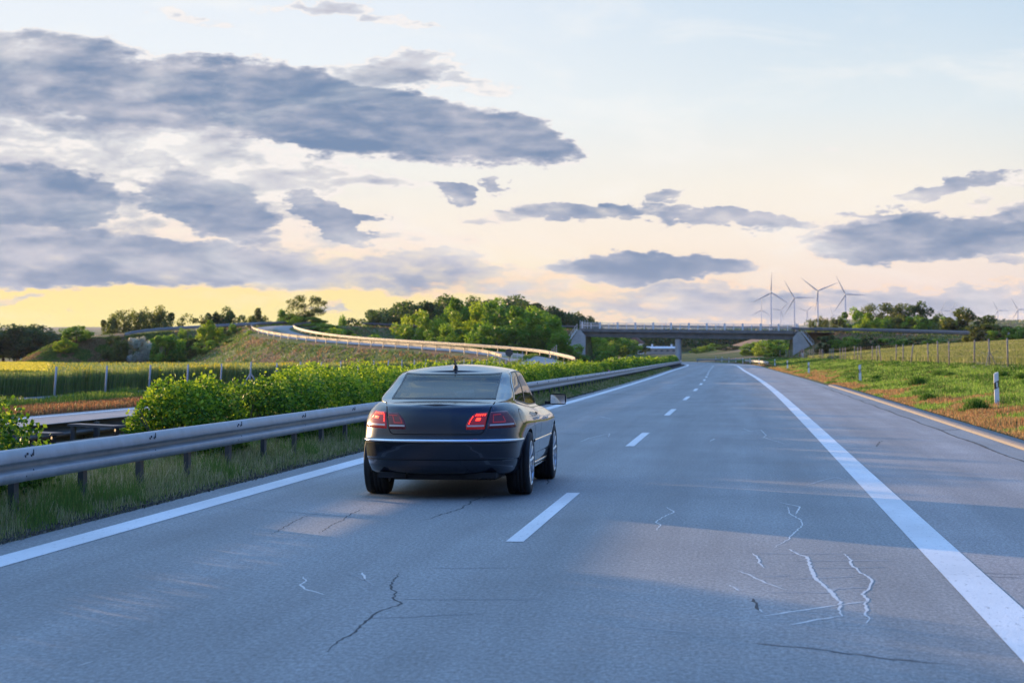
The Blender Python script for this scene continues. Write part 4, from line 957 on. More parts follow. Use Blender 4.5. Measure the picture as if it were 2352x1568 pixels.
# ================================================================ median hedge
def hedge_leaves(d0, d1, n, seed, hgt, half=.62, size=(.05, .05), taper=True, xc=-7.75):
    rg = np.random.default_rng(seed); u = rg.uniform(0, 1, n)
    dens = 1.3; d = (d0 ** (1 - dens) + u * (d1 ** (1 - dens) - d0 ** (1 - dens))) ** (1 / (1 - dens)) if d1 > 1.4 * d0 else d0 + u * (d1 - d0)
    nb = fbm(d * .9, d * 0, 3, seed + 3)
    H = np.interp(d, hgt[0], hgt[1]) + .55 * (nb - .5)
    if taper: H = H * np.clip(np.minimum(d - d0 + .25, d1 - d + .25) / .7, 0, 1) ** .45
    th = rg.uniform(-.15, math.pi + .15, n); lump = .80 + .45 * fbm(d * 1.7, th * 1.6, 3, seed + 9); rr_ = np.sqrt(rg.uniform(.35, 1.0, n)) * lump
    x = xc + np.cos(th) * half * rr_ * 1.1 + sc(d); z = .18 + np.clip(np.abs(np.sin(th)) ** .8, 0, 1) * (H - .18) * rr_
    shoot = rg.uniform(0, 1, n) < .05; z = z + np.where(shoot, rg.uniform(0, .16, n), 0)
    z = np.maximum(z, .12)
    C = np.stack([x, d, z], 1); s_ = np.interp(d, [15, 30, 130, 330], [size[0], size[0], size[1], size[1] * 2.0])
    V_, F_ = quads_at(C, s_, rg=rg)
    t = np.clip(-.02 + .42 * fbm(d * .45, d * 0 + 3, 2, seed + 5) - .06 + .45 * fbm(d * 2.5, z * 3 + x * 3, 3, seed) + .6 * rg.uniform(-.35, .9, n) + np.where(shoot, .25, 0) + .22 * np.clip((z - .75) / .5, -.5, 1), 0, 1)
    return V_, F_, np.repeat(np.stack([t] * 3, 1), 4, 0)
def hedge(name, d0, d1, n, seed, hgt, label, cat, size=(.05, .06), half=.62, taper=True, xc=-7.75, group=None):
    root = empty(name, (xc, d0, .03), label, cat, group)
    V_, F_, col = hedge_leaves(d0, d1, n, seed, hgt, half, size, taper, xc); V_ = V_ - np.array([xc, d0, .03])
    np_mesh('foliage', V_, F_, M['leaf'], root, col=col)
    st = MB(); rr_ = random.Random(seed); L = min(d1 - d0, 60); 
    for i in range(int(L * 3) + 3):
        y = L * (i + .5) / (int(L * 3) + 3); H = float(np.interp(d0 + y, hgt[0], hgt[1])); s_ = float(sc(d0 + y))
        for j in range(3): st.cyl((s_ + rr_.uniform(-.1, .1), y, -.05), (s_ + rr_.uniform(-.4, .4), y + rr_.uniform(-.35, .35), H * rr_.uniform(.5, .85)), .014, .005, 4, False)
    st.build('stems', M['bark'], root)
    return root
hedge('bush', 8.0, 20.8, 55000, 41, ([0, 99], [1.22, 1.22]), 'leafy green bush cut off by the left edge of the picture, behind the barrier', 'bush', size=(.044, .044), group='bushes of the median hedge')
hedge('bush', 27.2, 29.3, 13000, 42, ([0, 28, 99], [1.18, 1.20, .70]), 'bright yellow-green rounded bush standing apart at the near end of the hedge', 'bush', size=(.042, .042), half=.60, group='bushes of the median hedge')
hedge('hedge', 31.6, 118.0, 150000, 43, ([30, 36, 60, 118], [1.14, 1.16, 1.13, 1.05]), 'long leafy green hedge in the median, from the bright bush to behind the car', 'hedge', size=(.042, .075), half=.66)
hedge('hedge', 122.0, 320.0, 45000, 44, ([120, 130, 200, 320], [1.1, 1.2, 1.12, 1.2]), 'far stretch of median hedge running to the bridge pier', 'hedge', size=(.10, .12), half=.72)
# dark shoot hanging over the rail and pink blossoms at the hedge end
root = empty('rose_bush', (-7.55 + float(sc(108)), 112, .03), 'rose bush with pink blossoms between the two hedge stretches right of the car', 'bush')
V_, F_, col, B = crown(2600, .55, 2.6, .55, 30, .09, 77); np_mesh('foliage', V_ + np.array([0, 0, .55]), F_, M['tree_g'], root, col=col)
rg = np.random.default_rng(3); C = rg.normal(size=(46, 3)); C /= np.linalg.norm(C, axis=1)[:, None]; C = np.abs(C) * np.array([.6, 1, .5]) * np.array([1, 1, 1]); C[:, 1] = rg.uniform(-3.2, 3.2, 46); C[:, 2] += .25
mb = MB()
for c in C: mb.cyl(tuple(c), (c[0] + .03, c[1] - .05, c[2] + .03), .05, .07, 6)
mb.build('blossom', mat('pink_petals', (.65, .12, .28), .6), root)
# ================================================================ grasses: uncountable blades
def blades(name, X, Y, h, w, colr, label, seed=0, lean=.35, zoff=0.0, zfun=None):
    rg = np.random.default_rng(seed); n = len(X); Z = (zfun or ground_h)(X, Y) + zoff
    ang = rg.uniform(0, 2 * math.pi, n); dx, dy = np.cos(ang), np.sin(ang); la = rg.uniform(0, 2 * math.pi, n); ll = np.abs(rg.normal(0, lean, n)) * h
    bx = X + 0; V_ = np.zeros((n, 4, 3))
    V_[:, 0] = np.stack([X - dx * w / 2, Y - dy * w / 2, Z - .02], 1); V_[:, 1] = np.stack([X + dx * w / 2, Y + dy * w / 2, Z - .02], 1)
    V_[:, 2] = np.stack([X + dx * w * .18 + ll * np.cos(la), Y + dy * w * .18 + ll * np.sin(la), Z + h], 1); V_[:, 3] = np.stack([X - dx * w * .18 + ll * np.cos(la), Y - dy * w * .18 + ll * np.sin(la), Z + h], 1)
    return tag(np_mesh(name, V_.reshape(-1, 3), np.arange(4 * n).reshape(n, 4), M['grass'], col=np.repeat(colr, 4, 0)), label, 'grass', kind='stuff')
def pal(n, rg, cols, wts):
    k = rg.choice(len(cols), n, p=np.array(wts) / sum(wts)); return np.array(cols)[k] * rg.uniform(.7, 1.35, (n, 1))
GRN = [(.14, .28, .03), (.21, .36, .05), (.29, .40, .08), (.09, .17, .025)]; RED = [(.36, .18, .08), (.44, .25, .11), (.30, .19, .08), (.24, .22, .07)]; DRY = [(.46, .40, .22), (.34, .32, .13), (.22, .27, .07), (.56, .49, .30)]
rg = np.random.default_rng(21)
# right bank
n = 260000; Y = 34 * np.exp(rg.uniform(0, 1, n) * math.log(390 / 34)); Xp = 4.98 + 8.6 * rg.uniform(0, 1, n) ** .95; X = Xp + sc(Y)
pt = fbm(X / 1.6, Y / 3.2, 4, 31); pt2 = fbm(X / .55, Y / 1.1, 3, 33); dk = fbm(X / .9, Y / 1.8, 2, 37)
c = pal(n, rg, GRN, [3, 4, 3, 2]); isred = (pt + (7.2 - Xp) * .13 + .12 * (pt2 - .5)) > .56; isred |= pt > .72
c[isred] = pal(int(isred.sum()), rg, RED, [3, 3, 3, 2]); dkm = (dk > .64) & ~isred; c[dkm] = pal(int(dkm.sum()), rg, [(.05, .12, .015), (.08, .17, .02)], [1, 1])
h = (.07 + .13 * pt2 + .14 * np.clip(dk - .5, 0, 1) * 2) * np.where(isred, .75, 1) * np.interp(Xp, [5, 6.5, 12], [.6, 1, 1.35]); h = h * (.75 + .5 * rg.uniform(0, 1, n)); w = np.interp(Y, [34, 80, 390], [.014, .035, .16])
blades('verge_grass', X, Y, h, w, c, 'green grass with reddish dry patches on the bank right of the road', 22)
# tufts on the bank
for i, (x, y, D, s_) in enumerate([(2105, 862, 88, 1.0), (2155, 850, 100, .8), (2180, 853, 98, .6), (2300, 872, 84, .9), (2010, 862, 108, .7), (1955, 870, 118, .45), (2345, 878, 78, .8), (2240, 935, 54, .7), (2130, 905, 66, .5)]):
    p = wp(x, y, D); m_ = 900; q = rg.normal(0, .28 * s_, (m_, 2)); r_ = np.hypot(q[:, 0], q[:, 1]); hh = (.42 * s_) * np.exp(-(r_ / (.4 * s_)) ** 2) + .08
    root = empty('grass_tuft', (0, 0, 0), ['large dark green tuft in the middle of the bank', 'broad tuft below the fence on the bank', 'small tuft just right of the broad one below the fence', 'dark tuft near the right edge below the braced fence post', 'tuft low on the bank behind the second marker post', 'smallest tuft by the verge near the second marker post', 'tuft at the right edge of the picture', 'tuft beside the nearest marker post', 'faint tuft halfway between the first two marker posts'][i], 'grass tuft', 'tufts on the right bank')
    o = blades('blades', p.x + q[:, 0], p.y + q[:, 1], hh, np.full(m_, .02), pal(m_, rg, [(.05, .13, .015), (.09, .19, .02), (.12, .22, .03)], [2, 2, 1]), None, 50 + i, .5); o.parent = root
    for k_ in ('category', 'kind'):
        if k_ in o: del o[k_]
    gz_ = float(ground_h(p.x, p.y)); o.data.transform(Matrix.Translation((-p.x, -p.y, -gz_))); root.location = (p.x, p.y, gz_)
# umbel plant by the braced post
p = wp(2268, 868, 97); gz = float(ground_h(p.x, p.y)); root = empty('umbel_plant', (p.x, p.y, gz), 'tall pale umbel plant round the braced fence post', 'plant'); st = MB(); um = MB(); rr_ = random.Random(9)
for i in range(34):
    a, b = rr_.gauss(0, .7), rr_.gauss(0, .6); h_ = rr_.uniform(.4, 1.1) * math.exp(-a * a * .5); st.cyl((a * .5, b * .5, 0), (a, b, h_), .008, .004, 4, False)
    for j in range(7): c_ = (a + rr_.uniform(-.09, .09), b + rr_.uniform(-.09, .09), h_ + rr_.uniform(0, .05)); um.cyl(c_, (c_[0], c_[1], c_[2] + .012), .02, .028, 5)
st.build('stem', mat('pale_stem', (.16, .22, .06), .7), root); tag(um.build('umbel', mat('umbel_white', (.55, .58, .40), .7), root), kind='stuff')
# right field crop
n = 150000; Y = 60 * np.exp(rg.uniform(0, 1, n) * math.log(330 / 60)); Xp = 13.6 + 34 * rg.uniform(0, 1, n) ** 1.2 * (Y / 150); X = Xp + sc(Y); keep = path_h(X, Y, OVR, HWO)[1] > 14; X, Y = X[keep], Y[keep]; n = len(X)
f = fbm(X / 8, Y / 8, 3, 51); c = pal(n, rg, [(.24, .27, .07), (.19, .23, .06), (.28, .28, .10), (.15, .19, .05)], [3, 3, 2, 2]); h = .45 + .25 * f
blades('field_crop', X, Y, h, np.interp(Y, [60, 330], [.03, .20]), c, 'olive green crop in the field behind the right-hand fence', 61, .2)
# median strip grass
n = 120000; Y = 12 * np.exp(rg.uniform(0, 1, n) * math.log(230 / 12)); Xp = -6.12 - 3.0 * rg.uniform(0, 1, n) ** 1.25; X = Xp + sc(Y)
f = fbm(X / .5, Y / 1.2, 4, 71); f2 = fbm(X / .25, Y / .5, 3, 72)
c = pal(n, rg, DRY, [2, 3, 4, 1]); gm = f > .60; c[gm] = pal(int(gm.sum()), rg, [(.12, .22, .04), (.17, .25, .05), (.22, .27, .06)], [2, 2, 1])
h = np.interp(-Xp, [6.12, 6.3, 6.6, 9], [.03, .08, .19, .26]) * (.5 + 1.0 * f) * rg.uniform(.5, 1.25, n); w = np.interp(Y, [12, 40, 230], [.006, .015, .09])
blades('median_grass', X, Y, h, w, c, 'tall dry and green grass under the crash barrier beside the left line', 73, .45)
# clods and gravel at the pavement edge
n = 9000; Y = 11 * np.exp(rg.uniform(0, 1, n) * math.log(90 / 11)); Xp = -6.06 - np.abs(rg.normal(0, .16, n)) + .07 * rg.uniform(0, 1, n); C = np.stack([Xp + sc(Y), Y, np.full(n, .012)], 1); k_ = np.interp(Y, [11, 90], [.5, 1.4])
V_, F_ = quads_at(C, rg.uniform(.015, .045, n) * k_, rg=rg, asp=1.1); cc = pal(n, rg, [(.16, .14, .11), (.09, .085, .075), (.22, .20, .17)], [2, 2, 1])
tag(np_mesh('edge_gravel', V_, F_, M['grass'], col=np.repeat(cc, 4, 0)), 'loose gravel and dry moss along the left pavement edge', 'gravel', kind='stuff')
# opposite verge
n = 90000; Y = 38 * np.exp(rg.uniform(0, 1, n) * math.log(240 / 38)); Xp = -18.05 - 4.4 * rg.uniform(0, 1, n); X = Xp + sc(Y); f = fbm(X / 1.2, Y / 2.5, 3, 81)
gr = Xp < -20.2 - 1.0 * (f - .5); c = pal(n, rg, [(.32, .14, .06), (.36, .18, .08), (.24, .15, .06), (.20, .19, .06)], [3, 3, 2, 1]); c[gr] = pal(int(gr.sum()), rg, [(.16, .25, .03), (.12, .20, .03), (.22, .26, .06)], [3, 2, 1])
h = np.where(gr, .12 + .42 * np.clip(fbm(X / 1.5, Y / 3, 3, 82) - .28, 0, 1), .10 + .12 * f) * rg.uniform(.6, 1.2, n)
blades('verge_grass', X, Y, h, np.interp(Y, [38, 240], [.02, .10]), c, 'red-brown and green grass between the opposite carriageway and the wire fence', 83, .35)
# left field: crop body plus ears
def field_slab(name, poly_x, D0, D1, hz, colf, label, seed, stx=.8, sty=1.2):
    ys_ = np.arange(D0, D1, sty); V_ = []; C_ = []; nx_ = 90; rows = []
    for y in ys_:
        x0, x1 = poly_x(y); u = np.linspace(0, 1, nx_) ** 1.6; rows.append(np.stack([x0 + (x1 - x0) * u, np.full(nx_, y)], 1))
    G_ = np.array(rows); X, Y = G_[..., 0], G_[..., 1]; Z = ground_h(X, Y) + hz * (.92 + .16 * fbm(X / 2.0, Y / 2.0, 3, seed)) 
    Z[:, 0] = ground_h(X[:, 0], Y[:, 0]) - .05; X[:, 1] = X[:, 0] - .12 * np.sign(X[0, 0] - X[0, -1]); 
    Z[0] = ground_h(X[0], Y[0]) - .05; Z[-1] = ground_h(X[-1], Y[-1]) - .05
    c = colf(X, Y); a, b = X.shape; id_ = np.arange(a * b).reshape(a, b)
    F = np.stack([id_[:-1, :-1], id_[:-1, 1:], id_[1:, 1:], id_[1:, :-1]], -1).reshape(-1, 4)
    return tag(np_mesh(name, np.stack([X, Y, Z], -1).reshape(-1, 3), F, M['ground'], smooth=True, col=c.reshape(-1, 3)), label, 'field', kind='stuff')
def xlim(px, D): return wp(px, 800, D).x
def fcol(X, Y):
    f = fbm(X / 1.5, Y / 3, 3, 91)[..., None]; return np.array([.13, .18, .045]) * (1 - f * .5) + np.array([.28, .30, .05]) * f * .5
field_slab('green_field', lambda D: (-25.6 + float(sc(D)) * .5, min(-25.8, xlim(-150, D))), 58, 205, .70, fcol, 'green crop standing in the field left of the opposite carriageway', 92)
n = 150000; Y = 58 * np.exp(rg.uniform(0, 1, n) * math.log(215 / 58)); dX = np.where(rg.uniform(0, 1, n) < .6, rg.uniform(0, 1, n) ** 2 * 3.0, rg.uniform(0, 1, n) * 70 * Y / 160); X = -25.45 - dX + sc(Y) * .5
top = dX > .9; f = fbm(X / 2, Y / 4, 3, 93); c = pal(n, rg, [(.17, .24, .06), (.22, .28, .07), (.27, .30, .09), (.12, .18, .05)], [3, 3, 2, 2])
yl = (f > .56) & (rg.uniform(0, 1, n) < .16) & (Y > 75); c[yl] = np.array([.50, .42, .02]) * rg.uniform(.7, 1.1, (int(yl.sum()), 1))
h = np.where(top, .26, .84) * (.85 + .3 * f) * rg.uniform(.8, 1.2, n); zo = np.where(top, .54, .0) + np.where(yl, .10, 0); h = np.where(yl & top, .12, h) ; zo = np.where(yl & top, .74, zo)
blades('field_crop', X, Y, h, np.interp(Y, [58, 215], [.025, .10]), c, 'tall green stalks with scattered yellow flowers at the edge of the left field', 94, .10, zo)
# rapeseed in bloom
n = 90000; D_ = rg.uniform(88, 190, n); px_ = rg.uniform(-140, 1, n) + np.minimum(rg.uniform(0, 1, n) ** .5, .999) * 0 + rg.uniform(0, 112, n) * (rg.uniform(0, 1, n) < .75) - 6 * rg.normal(size=n); X = np.array([D * math.tan(math.atan((q - CXP) / FPX) - TH) for q, D in zip(px_, D_)])
c = pal(n, rg, [(.58, .52, .07), (.50, .46, .06), (.36, .38, .07)], [4, 3, 1]); blades('rapeseed_field', X, D_, rg.uniform(.15, .28, n), np.full(n, .16), c, 'bright yellow strip of flowering rapeseed at far left', 95, .3, np.full(n, .66))
# scrub on the embankments
n = 190000; k_ = rg.choice(4, n, p=[.2, .3, .3, .2]); X = np.zeros(n); Y = np.zeros(n)
for j, P_ in enumerate((OVR, OVL, RAMP, OVL[52:])):
    m_ = k_ == j; t_ = rg.uniform(0, len(P_) - 1.001, int(m_.sum())); i_ = t_.astype(int); fr = t_ - i_; q = P_[i_] * (1 - fr)[:, None] + P_[i_ + 1] * fr[:, None]
    an = rg.uniform(0, 2 * math.pi, len(t_)); rr_ = (0 if j == 3 else 4.6) + 15 * rg.uniform(0, 1, len(t_)) ** 1.2; X[m_] = q[:, 0] + rr_ * np.cos(an); Y[m_] = q[:, 1] + rr_ * np.sin(an)
dmin = np.minimum.reduce([path_h(X, Y, P_, 4)[1] for P_ in (OVR, OVL[:56], RAMP)]); Xp = X - sc(Y); keep = (dmin > 4.7) & ((Xp < -21) | (Xp > 7)); X, Y = X[keep], Y[keep]; n = len(X)
f = fbm(X / 4, Y / 4, 3, 96); f2 = fbm(X / 1.5, Y / 1.5, 2, 97); c = pal(n, rg, [(.30, .17, .085), (.30, .235, .10), (.16, .135, .06)], [3, 3, 2]); gm = (f * .6 + f2 * .4) > .49; c[gm] = pal(int(gm.sum()), rg, [(.10, .17, .03), (.15, .21, .04), (.21, .25, .06)], [3, 3, 1])
blades('bank_scrub', X, Y, .10 + .28 * f2, np.full(n, .17), c, 'rough red-brown and green scrub on the embankment slopes', 98, .6)
# ================================================================ the car: dark blue-black limousine seen from behind
M['carpaint'] = mat('dark_blue_paint', (.006, .009, .018), .22, .0, .5, coat=1.0)
t = NT(M['carpaint'].node_tree); b = t.n['Principled BSDF']; b.inputs['Metallic'].default_value = .0; b.inputs['Base Color'].default_value = (.004, .007, .016, 1); b.inputs['Specular IOR Level'].default_value = .3; b.inputs['Coat Weight'].default_value = .85
b.inputs['Coat IOR'].default_value = 1.48
M['trim'] = mat('black_trim', (.012, .012, .014), .4)
M['gap'] = mat('panel_gap', (.002, .002, .002), .9)
M['chrome'] = mat('chrome', (.80, .82, .85), .14, 1.0)
M['tyre'] = mat('tyre_rubber', (.012, .012, .013), .75, var=.2, scale=30)
M['rim'] = mat('alloy_rim', (.55, .57, .60), .28, .9)
M['inner'] = mat('cabin_lining', (.06, .06, .065), .9)
M['seat'] = mat('seat_leather', (.10, .09, .085), .6)
M['under'] = mat('underbody', (.008, .008, .009), .8)
M['plate'] = mat('mirror_glass', (.8, .8, .8), .03, 1.0)
M['lampred'] = mat('red_lens_dim', (.16, .008, .012), .2, coat=.3)
M['lampred2'] = mat('red_lens_bright', (.26, .010, .010), .2, coat=.3, emit=(1, .02, .01), estr=.05)
M['lampglow'] = mat('led', (1, .1, .05), .3, emit=(1.0, .025, .006), estr=2.2)
M['lampline'] = mat('lamp_line_red', (.55, .03, .03), .2, emit=(1, .03, .02), estr=.05)
M['lampwhite'] = mat('reverse_lens', (.62, .50, .46), .25, coat=1.0)
m = bpy.data.materials.new('tinted_glass'); m.use_nodes = True; t = NT(m.node_tree); b = t.n['Principled BSDF']; out = t.n['Material Output']
b.inputs['Base Color'].default_value = (.004, .005, .006, 1); b.inputs['Roughness'].default_value = .02; b.inputs['Specular IOR Level'].default_value = .8
tp = t.new('ShaderNodeBsdfTransparent'); tp.inputs[0].default_value = (.25, .29, .30, 1); gl = t.new('ShaderNodeBsdfGlossy'); gl.inputs['Roughness'].default_value = .015
fr = t.new('ShaderNodeFresnel'); fr.inputs[0].default_value = 1.6
mx = t.new('ShaderNodeMixShader'); t.l.new(t.math('ADD', t.math('MULTIPLY', fr.outputs[0], .85), .0, clamp=True), mx.inputs[0]); t.l.new(tp.outputs[0], mx.inputs[1]); t.l.new(gl.outputs[0], mx.inputs[2]); t.l.new(mx.outputs[0], out.inputs[0])
M['glass'] = m
CX, CY = -3.25, 21.72          # rear bumper's place on the road
car = empty('car', (CX, CY, 0), 'dark blue saloon car driving ahead in the left lane, tail lamps glowing', 'car')
# --- surfaces: body as stacked plan outlines ------------------------------------------------
ROWS = [(.225, .78, .42, 4.80), (.27, .85, .17, 4.93), (.30, .865, .085, 4.97), (.36, .885, .040, 5.0), (.43, .90, .030, 5.02), (.435, .903, .022, 5.02), (.44, .907, .018, 5.03), (.52, .915, .006, 5.05), (.60, .925, .0, 5.06), (.615, .928, .0, 5.06), (.63, .93, .0, 5.06), (.645, .93, .004, 5.06),
        (.655, .93, .030, 5.05), (.665, .93, .038, 5.05), (.70, .935, .040, 5.04), (.76, .938, .046, 5.02), (.82, .936, .055, 5.0), (.88, .915, .068, 4.97), (.92, .890, .080, 4.95), (.95, .858, .092, 4.93), (.975, .830, .108, 4.90), (.99, .806, .128, 4.87), (1.0, .775, .160, 4.83)]
RZ = np.array([r[0] for r in ROWS]); RW = np.array([r[1] for r in ROWS]); RR = np.array([r[2] for r in ROWS]); RF = np.array([r[3] for r in ROWS])
_bx = [0, .1, .6, 1.5, 2.6, 3.7, 4.3, 4.8, 5.1]; _bt = [1.005, 1.010, 1.045, .995, .935, .925, .885, .80, .72]
def belt(y): return np.interp(y, _bx, _bt)
def taper(y): y = np.asarray(y, float); return 1 - .17 * np.clip((2.7 - y) / 2.7, 0, 1) ** 3.5 - .08 * np.clip((y - 2.9) / 2.2, 0, 1) ** 2.5
def ring(u, zr, off=0.0):
    """point on the lower body: u 0..1 rear arc (centre to flank), 1..2 flank, 2..3 front arc; right side"""
    W_ = float(np.interp(zr, RZ, RW)); yr = float(np.interp(zr, RZ, RR)); yf = float(np.interp(zr, RZ, RF)); c, c2 = .66, .85; n, n2 = 2.8, 2.5
    if u <= 1: a = u * math.pi / 2; x = W_ * math.sin(a) ** (2 / n); y = yr + c - c * math.cos(a) ** (2 / n) if a < math.pi/2 - 1e-6 else yr + c
    elif u <= 2: x = W_; y = yr + c + (u - 1) * (yf - c2 - yr - c)
    else: a = (u - 2) * math.pi / 2; x = W_ * max(0, math.cos(a)) ** (2 / n2); y = yf - c2 + c2 * math.sin(a) ** (2 / n2)
    x *= float(taper(y)) * (1 - .13 * min(1, max(0, (zr - .66) / .2)) * max(0, 1 - y / .85)); z = zr if zr < .645 else .645 + (zr - .645) * (float(belt(y)) - .645) / .355
    return Vector((x, y, z))
def nrm_at(f, a, b_, e=.01):
    p = f(a, b_); du = f(a + e, b_) - f(a - e if a > e else a, b_); dv = f(a, b_ + e) - f(a, b_ - e); n = du.cross(dv); n.normalize() if n.length else None
    return n
def u_of_x(x, zr):
    W_ = float(np.interp(zr, RZ, RW)) * float(taper(.12)) * (1 - .12 * min(1, max(0, (zr - .66) / .2))); return 2 / math.pi * math.asin(min(1, abs(x) / W_) ** (2.8 / 2))
def u_of_y(y, zr):
    yr = float(np.interp(zr, RZ, RR)) + .66; yf = float(np.interp(zr, RZ, RF)) - .85
    if y < yr:
        lo, hi = 0., 1.
        for _ in range(30):
            m_ = (lo + hi) / 2
            if ring(m_, zr).y < y: lo = m_
            else: hi = m_
        return lo
    return 1 + (y - yr) / (yf - yr)
us = list(np.linspace(0, 1, 25)) + list(np.linspace(1, 2, 71))[1:] + list(np.linspace(2, 3, 19))[1:]
zr_ = []
for a_, b2 in zip(RZ[:-1], RZ[1:]):
    k_ = max(1, int((b2 - a_) / .02)); zr_ += list(np.linspace(a_, b2, k_ + 1))[:-1]
zr_.append(1.0)
rings = []
for z_ in zr_:
    rs = [ring(u, z_) for u in us]; rs += [Vector((-p.x, p.y, p.z)) for p in rs[-2:0:-1]]; rings.append(rs)
NR = len(rings[0]); V_ = [p for r_ in rings for p in r_]; F = []
for i in range(len(rings) - 1):
    for j in range(NR): F.append((i*NR+j, i*NR+(j+1) % NR, (i+1)*NR+(j+1) % NR, (i+1)*NR+j))
def cap(base_ring, start, crown_, down):
    """close a ring with rows shrinking in x only"""
    prev = list(range(start, start + NR)); qs = [.9, .75, .55, .35, .15, 0.0]
    for q in qs:
        n0 = len(V_)
        for p in base_ring: V_.append(Vector((p.x * q, p.y, p.z + crown_ * (1 - q * q))))
        cur_ = list(range(n0, n0 + NR))
        for j in range(NR):
            k2_ = (j+1) % NR; f = (prev[j], prev[k2_], cur_[k2_], cur_[j]); F.append(f if not down else f[::-1])
        prev = cur_
cap(rings[-1], (len(rings)-1) * NR, .016, False); cap(rings[0], 0, -.0, True)
me = bpy.data.meshes.new('body'); me.from_pydata([tuple(v) for v in V_], [], F); bm = bmesh.new(); bm.from_mesh(me)
bmesh.ops.remove_doubles(bm, verts=bm.verts, dist=.0006); bmesh.ops.recalc_face_normals(bm, faces=bm.faces); bm.to_mesh(me); bm.free()
body = link_mesh('body', me, [M['carpaint'], M['under']], car, True)
RAX, FAX, WR = 1.15, 4.03, .352
cut = MB()
for y in (RAX, FAX):
    for s_ in (-1, 1):
        cut.cyl((s_ * .60, y, .345), (s_ * 1.2, y, .345), .392, n=40)
cme = bpy.data.meshes.new('cut'); cme.from_pydata([tuple(v) for v in cut.v], [], cut.f); cme.materials.append(M['carpaint']); cme.materials.append(M['under'])
bm = bmesh.new(); bm.from_mesh(cme); bmesh.ops.recalc_face_normals(bm, faces=bm.faces)
for f in bm.faces: f.material_index = 1
bm.to_mesh(cme); bm.free()
co_ = bpy.data.objects.new('cut', cme); COL.objects.link(co_); co_.location = car.location
md = body.modifiers.new('b', 'BOOLEAN'); md.object = co_; md.solver = 'EXACT'; md.operation = 'DIFFERENCE'
bpy.context.view_layer.update()
dg = bpy.context.evaluated_depsgraph_get(); m2 = bpy.data.meshes.new_from_object(body.evaluated_get(dg)); body.modifiers.clear(); body.data = m2; m2.name = 'body'
bpy.data.objects.remove(co_)
bm = bmesh.new(); bm.from_mesh(m2); 
for e in bm.edges:
    if len(e.link_faces) == 2 and e.calc_face_angle(0) > R(38): e.smooth = False
for f in bm.faces: f.smooth = True
bm.to_mesh(m2); bm.free()
_ed = [ring(u, 1.0) for u in np.linspace(.05, 2.9, 200)]; EDY = [p.y for p in _ed]; EDX = [p.x for p in _ed]
# --- greenhouse ------------------------------------------------------------------------------
GR = [(-.12, .785, .36, 4.10, None, .0), (-.07, .768, .44, 4.0, None, .006), (-.03, .756, .52, 3.93, None, .02), (0., .746, .57, 3.88, None, .040), (.05, .738, .61, 3.84, None, .06), (.3, .722, .81, 3.62, None, None), (.5, .700, .985, 3.42, None, None), (.85, .643, 1.27, 3.10, None, None), (.93, .612, 1.345, 3.02, None, None), (.975, .570, 1.42, 2.95, None, None), (1.0, .505, 1.52, 2.86, None, None)]
GRr = np.array([g_[0] for g_ in GR]); GW = np.array([g_[1] for g_ in GR]); GRR = np.array([g_[2] for g_ in GR]); GF = np.array([g_[3] for g_ in GR])
_rx = [1.2, 1.5, 1.9, 2.4, 2.9, 3.2]; _rt = [1.335, 1.365, 1.395, 1.405, 1.385, 1.35]
def gsurf(u, r_):
    W_ = float(np.interp(r_, GRr, GW)); yr = float(np.interp(r_, GRr, GRR)); yf = float(np.interp(r_, GRr, GF)); c, c2, n, n2 = .34, .45, 3.4, 3.0
    if u <= 1: a = u * math.pi / 2; x = W_ * math.sin(a) ** (2 / n); y = yr + c - c * max(0, math.cos(a)) ** (2 / n)
    elif u <= 2: x = W_; y = yr + c + (u - 1) * (yf - c2 - yr - c)
    else: a = (u - 2) * math.pi / 2; x = W_ * max(0, math.cos(a)) ** (2 / n2); y = yf - c2 + c2 * math.sin(a) ** (2 / n2)
    if r_ < .3:
        lim = float(np.interp(y, EDY, EDX)) - .012 - .02 * max(0, r_ + .12); x = min(x, lim)
    zb = float(belt(y)); zt_ = float(np.interp(y, _rx, _rt))
    if r_ < .05: z = zb + float(np.interp(r_, [-.12, -.07, -.03, 0, .05], [-.004, .004, .012, .022, .036]))
    else: z = zb + .036 + (zt_ - zb - .036) * ((r_ - .05) / .95) ** (.96)
    return Vector((x, y, z))
gus = list(np.linspace(0, 1, 33)) + list(np.linspace(1, 2, 81))[1:] + list(np.linspace(2, 3, 21))[1:]
grs = [-.12, -.09, -.07, -.05, -.03, -.015, 0, .025, .05] + list(np.linspace(.05, .93, 37))[1:] + [.945, .96, .975, .988, 1.0]
GRI = []
for r_ in grs:
    rs = [gsurf(u, r_) for u in gus]; rs += [Vector((-p.x, p.y, p.z)) for p in rs[-2:0:-1]]; GRI.append(rs)
NG = len(GRI[0]); V_ = [p for q in GRI for p in q]; F = []
def xw(r_): return np.interp(r_, [.05, .93], [.575, .545])      # rear window half width
YS0 = lambda r_: np.interp(r_, [.05, .5, .75, .93], [1.02, 1.26, 1.46, 1.74])     # side window outline
YS1 = lambda r_: np.interp(r_, [.05, .93], [3.52, 2.86])
def in_rear(p, r_): return .075 < r_ < .945 and abs(p.x) < xw(r_) - .006 and p.y < 1.75 and p.y < float(np.interp(r_, GRr, GRR)) + .22
def in_side(p, r_): return .07 < r_ < .90 and abs(p.x) > .8 * float(np.interp(r_, GRr, GW)) and YS0(r_) + .03 < p.y < YS1(r_) - .03 and not (2.10 + .0 < p.y < 2.19)
def in_front(p, r_): return .10 < r_ < .90 and p.y > 2.6 and abs(p.x) < .86 * float(np.interp(r_, GRr, GW))
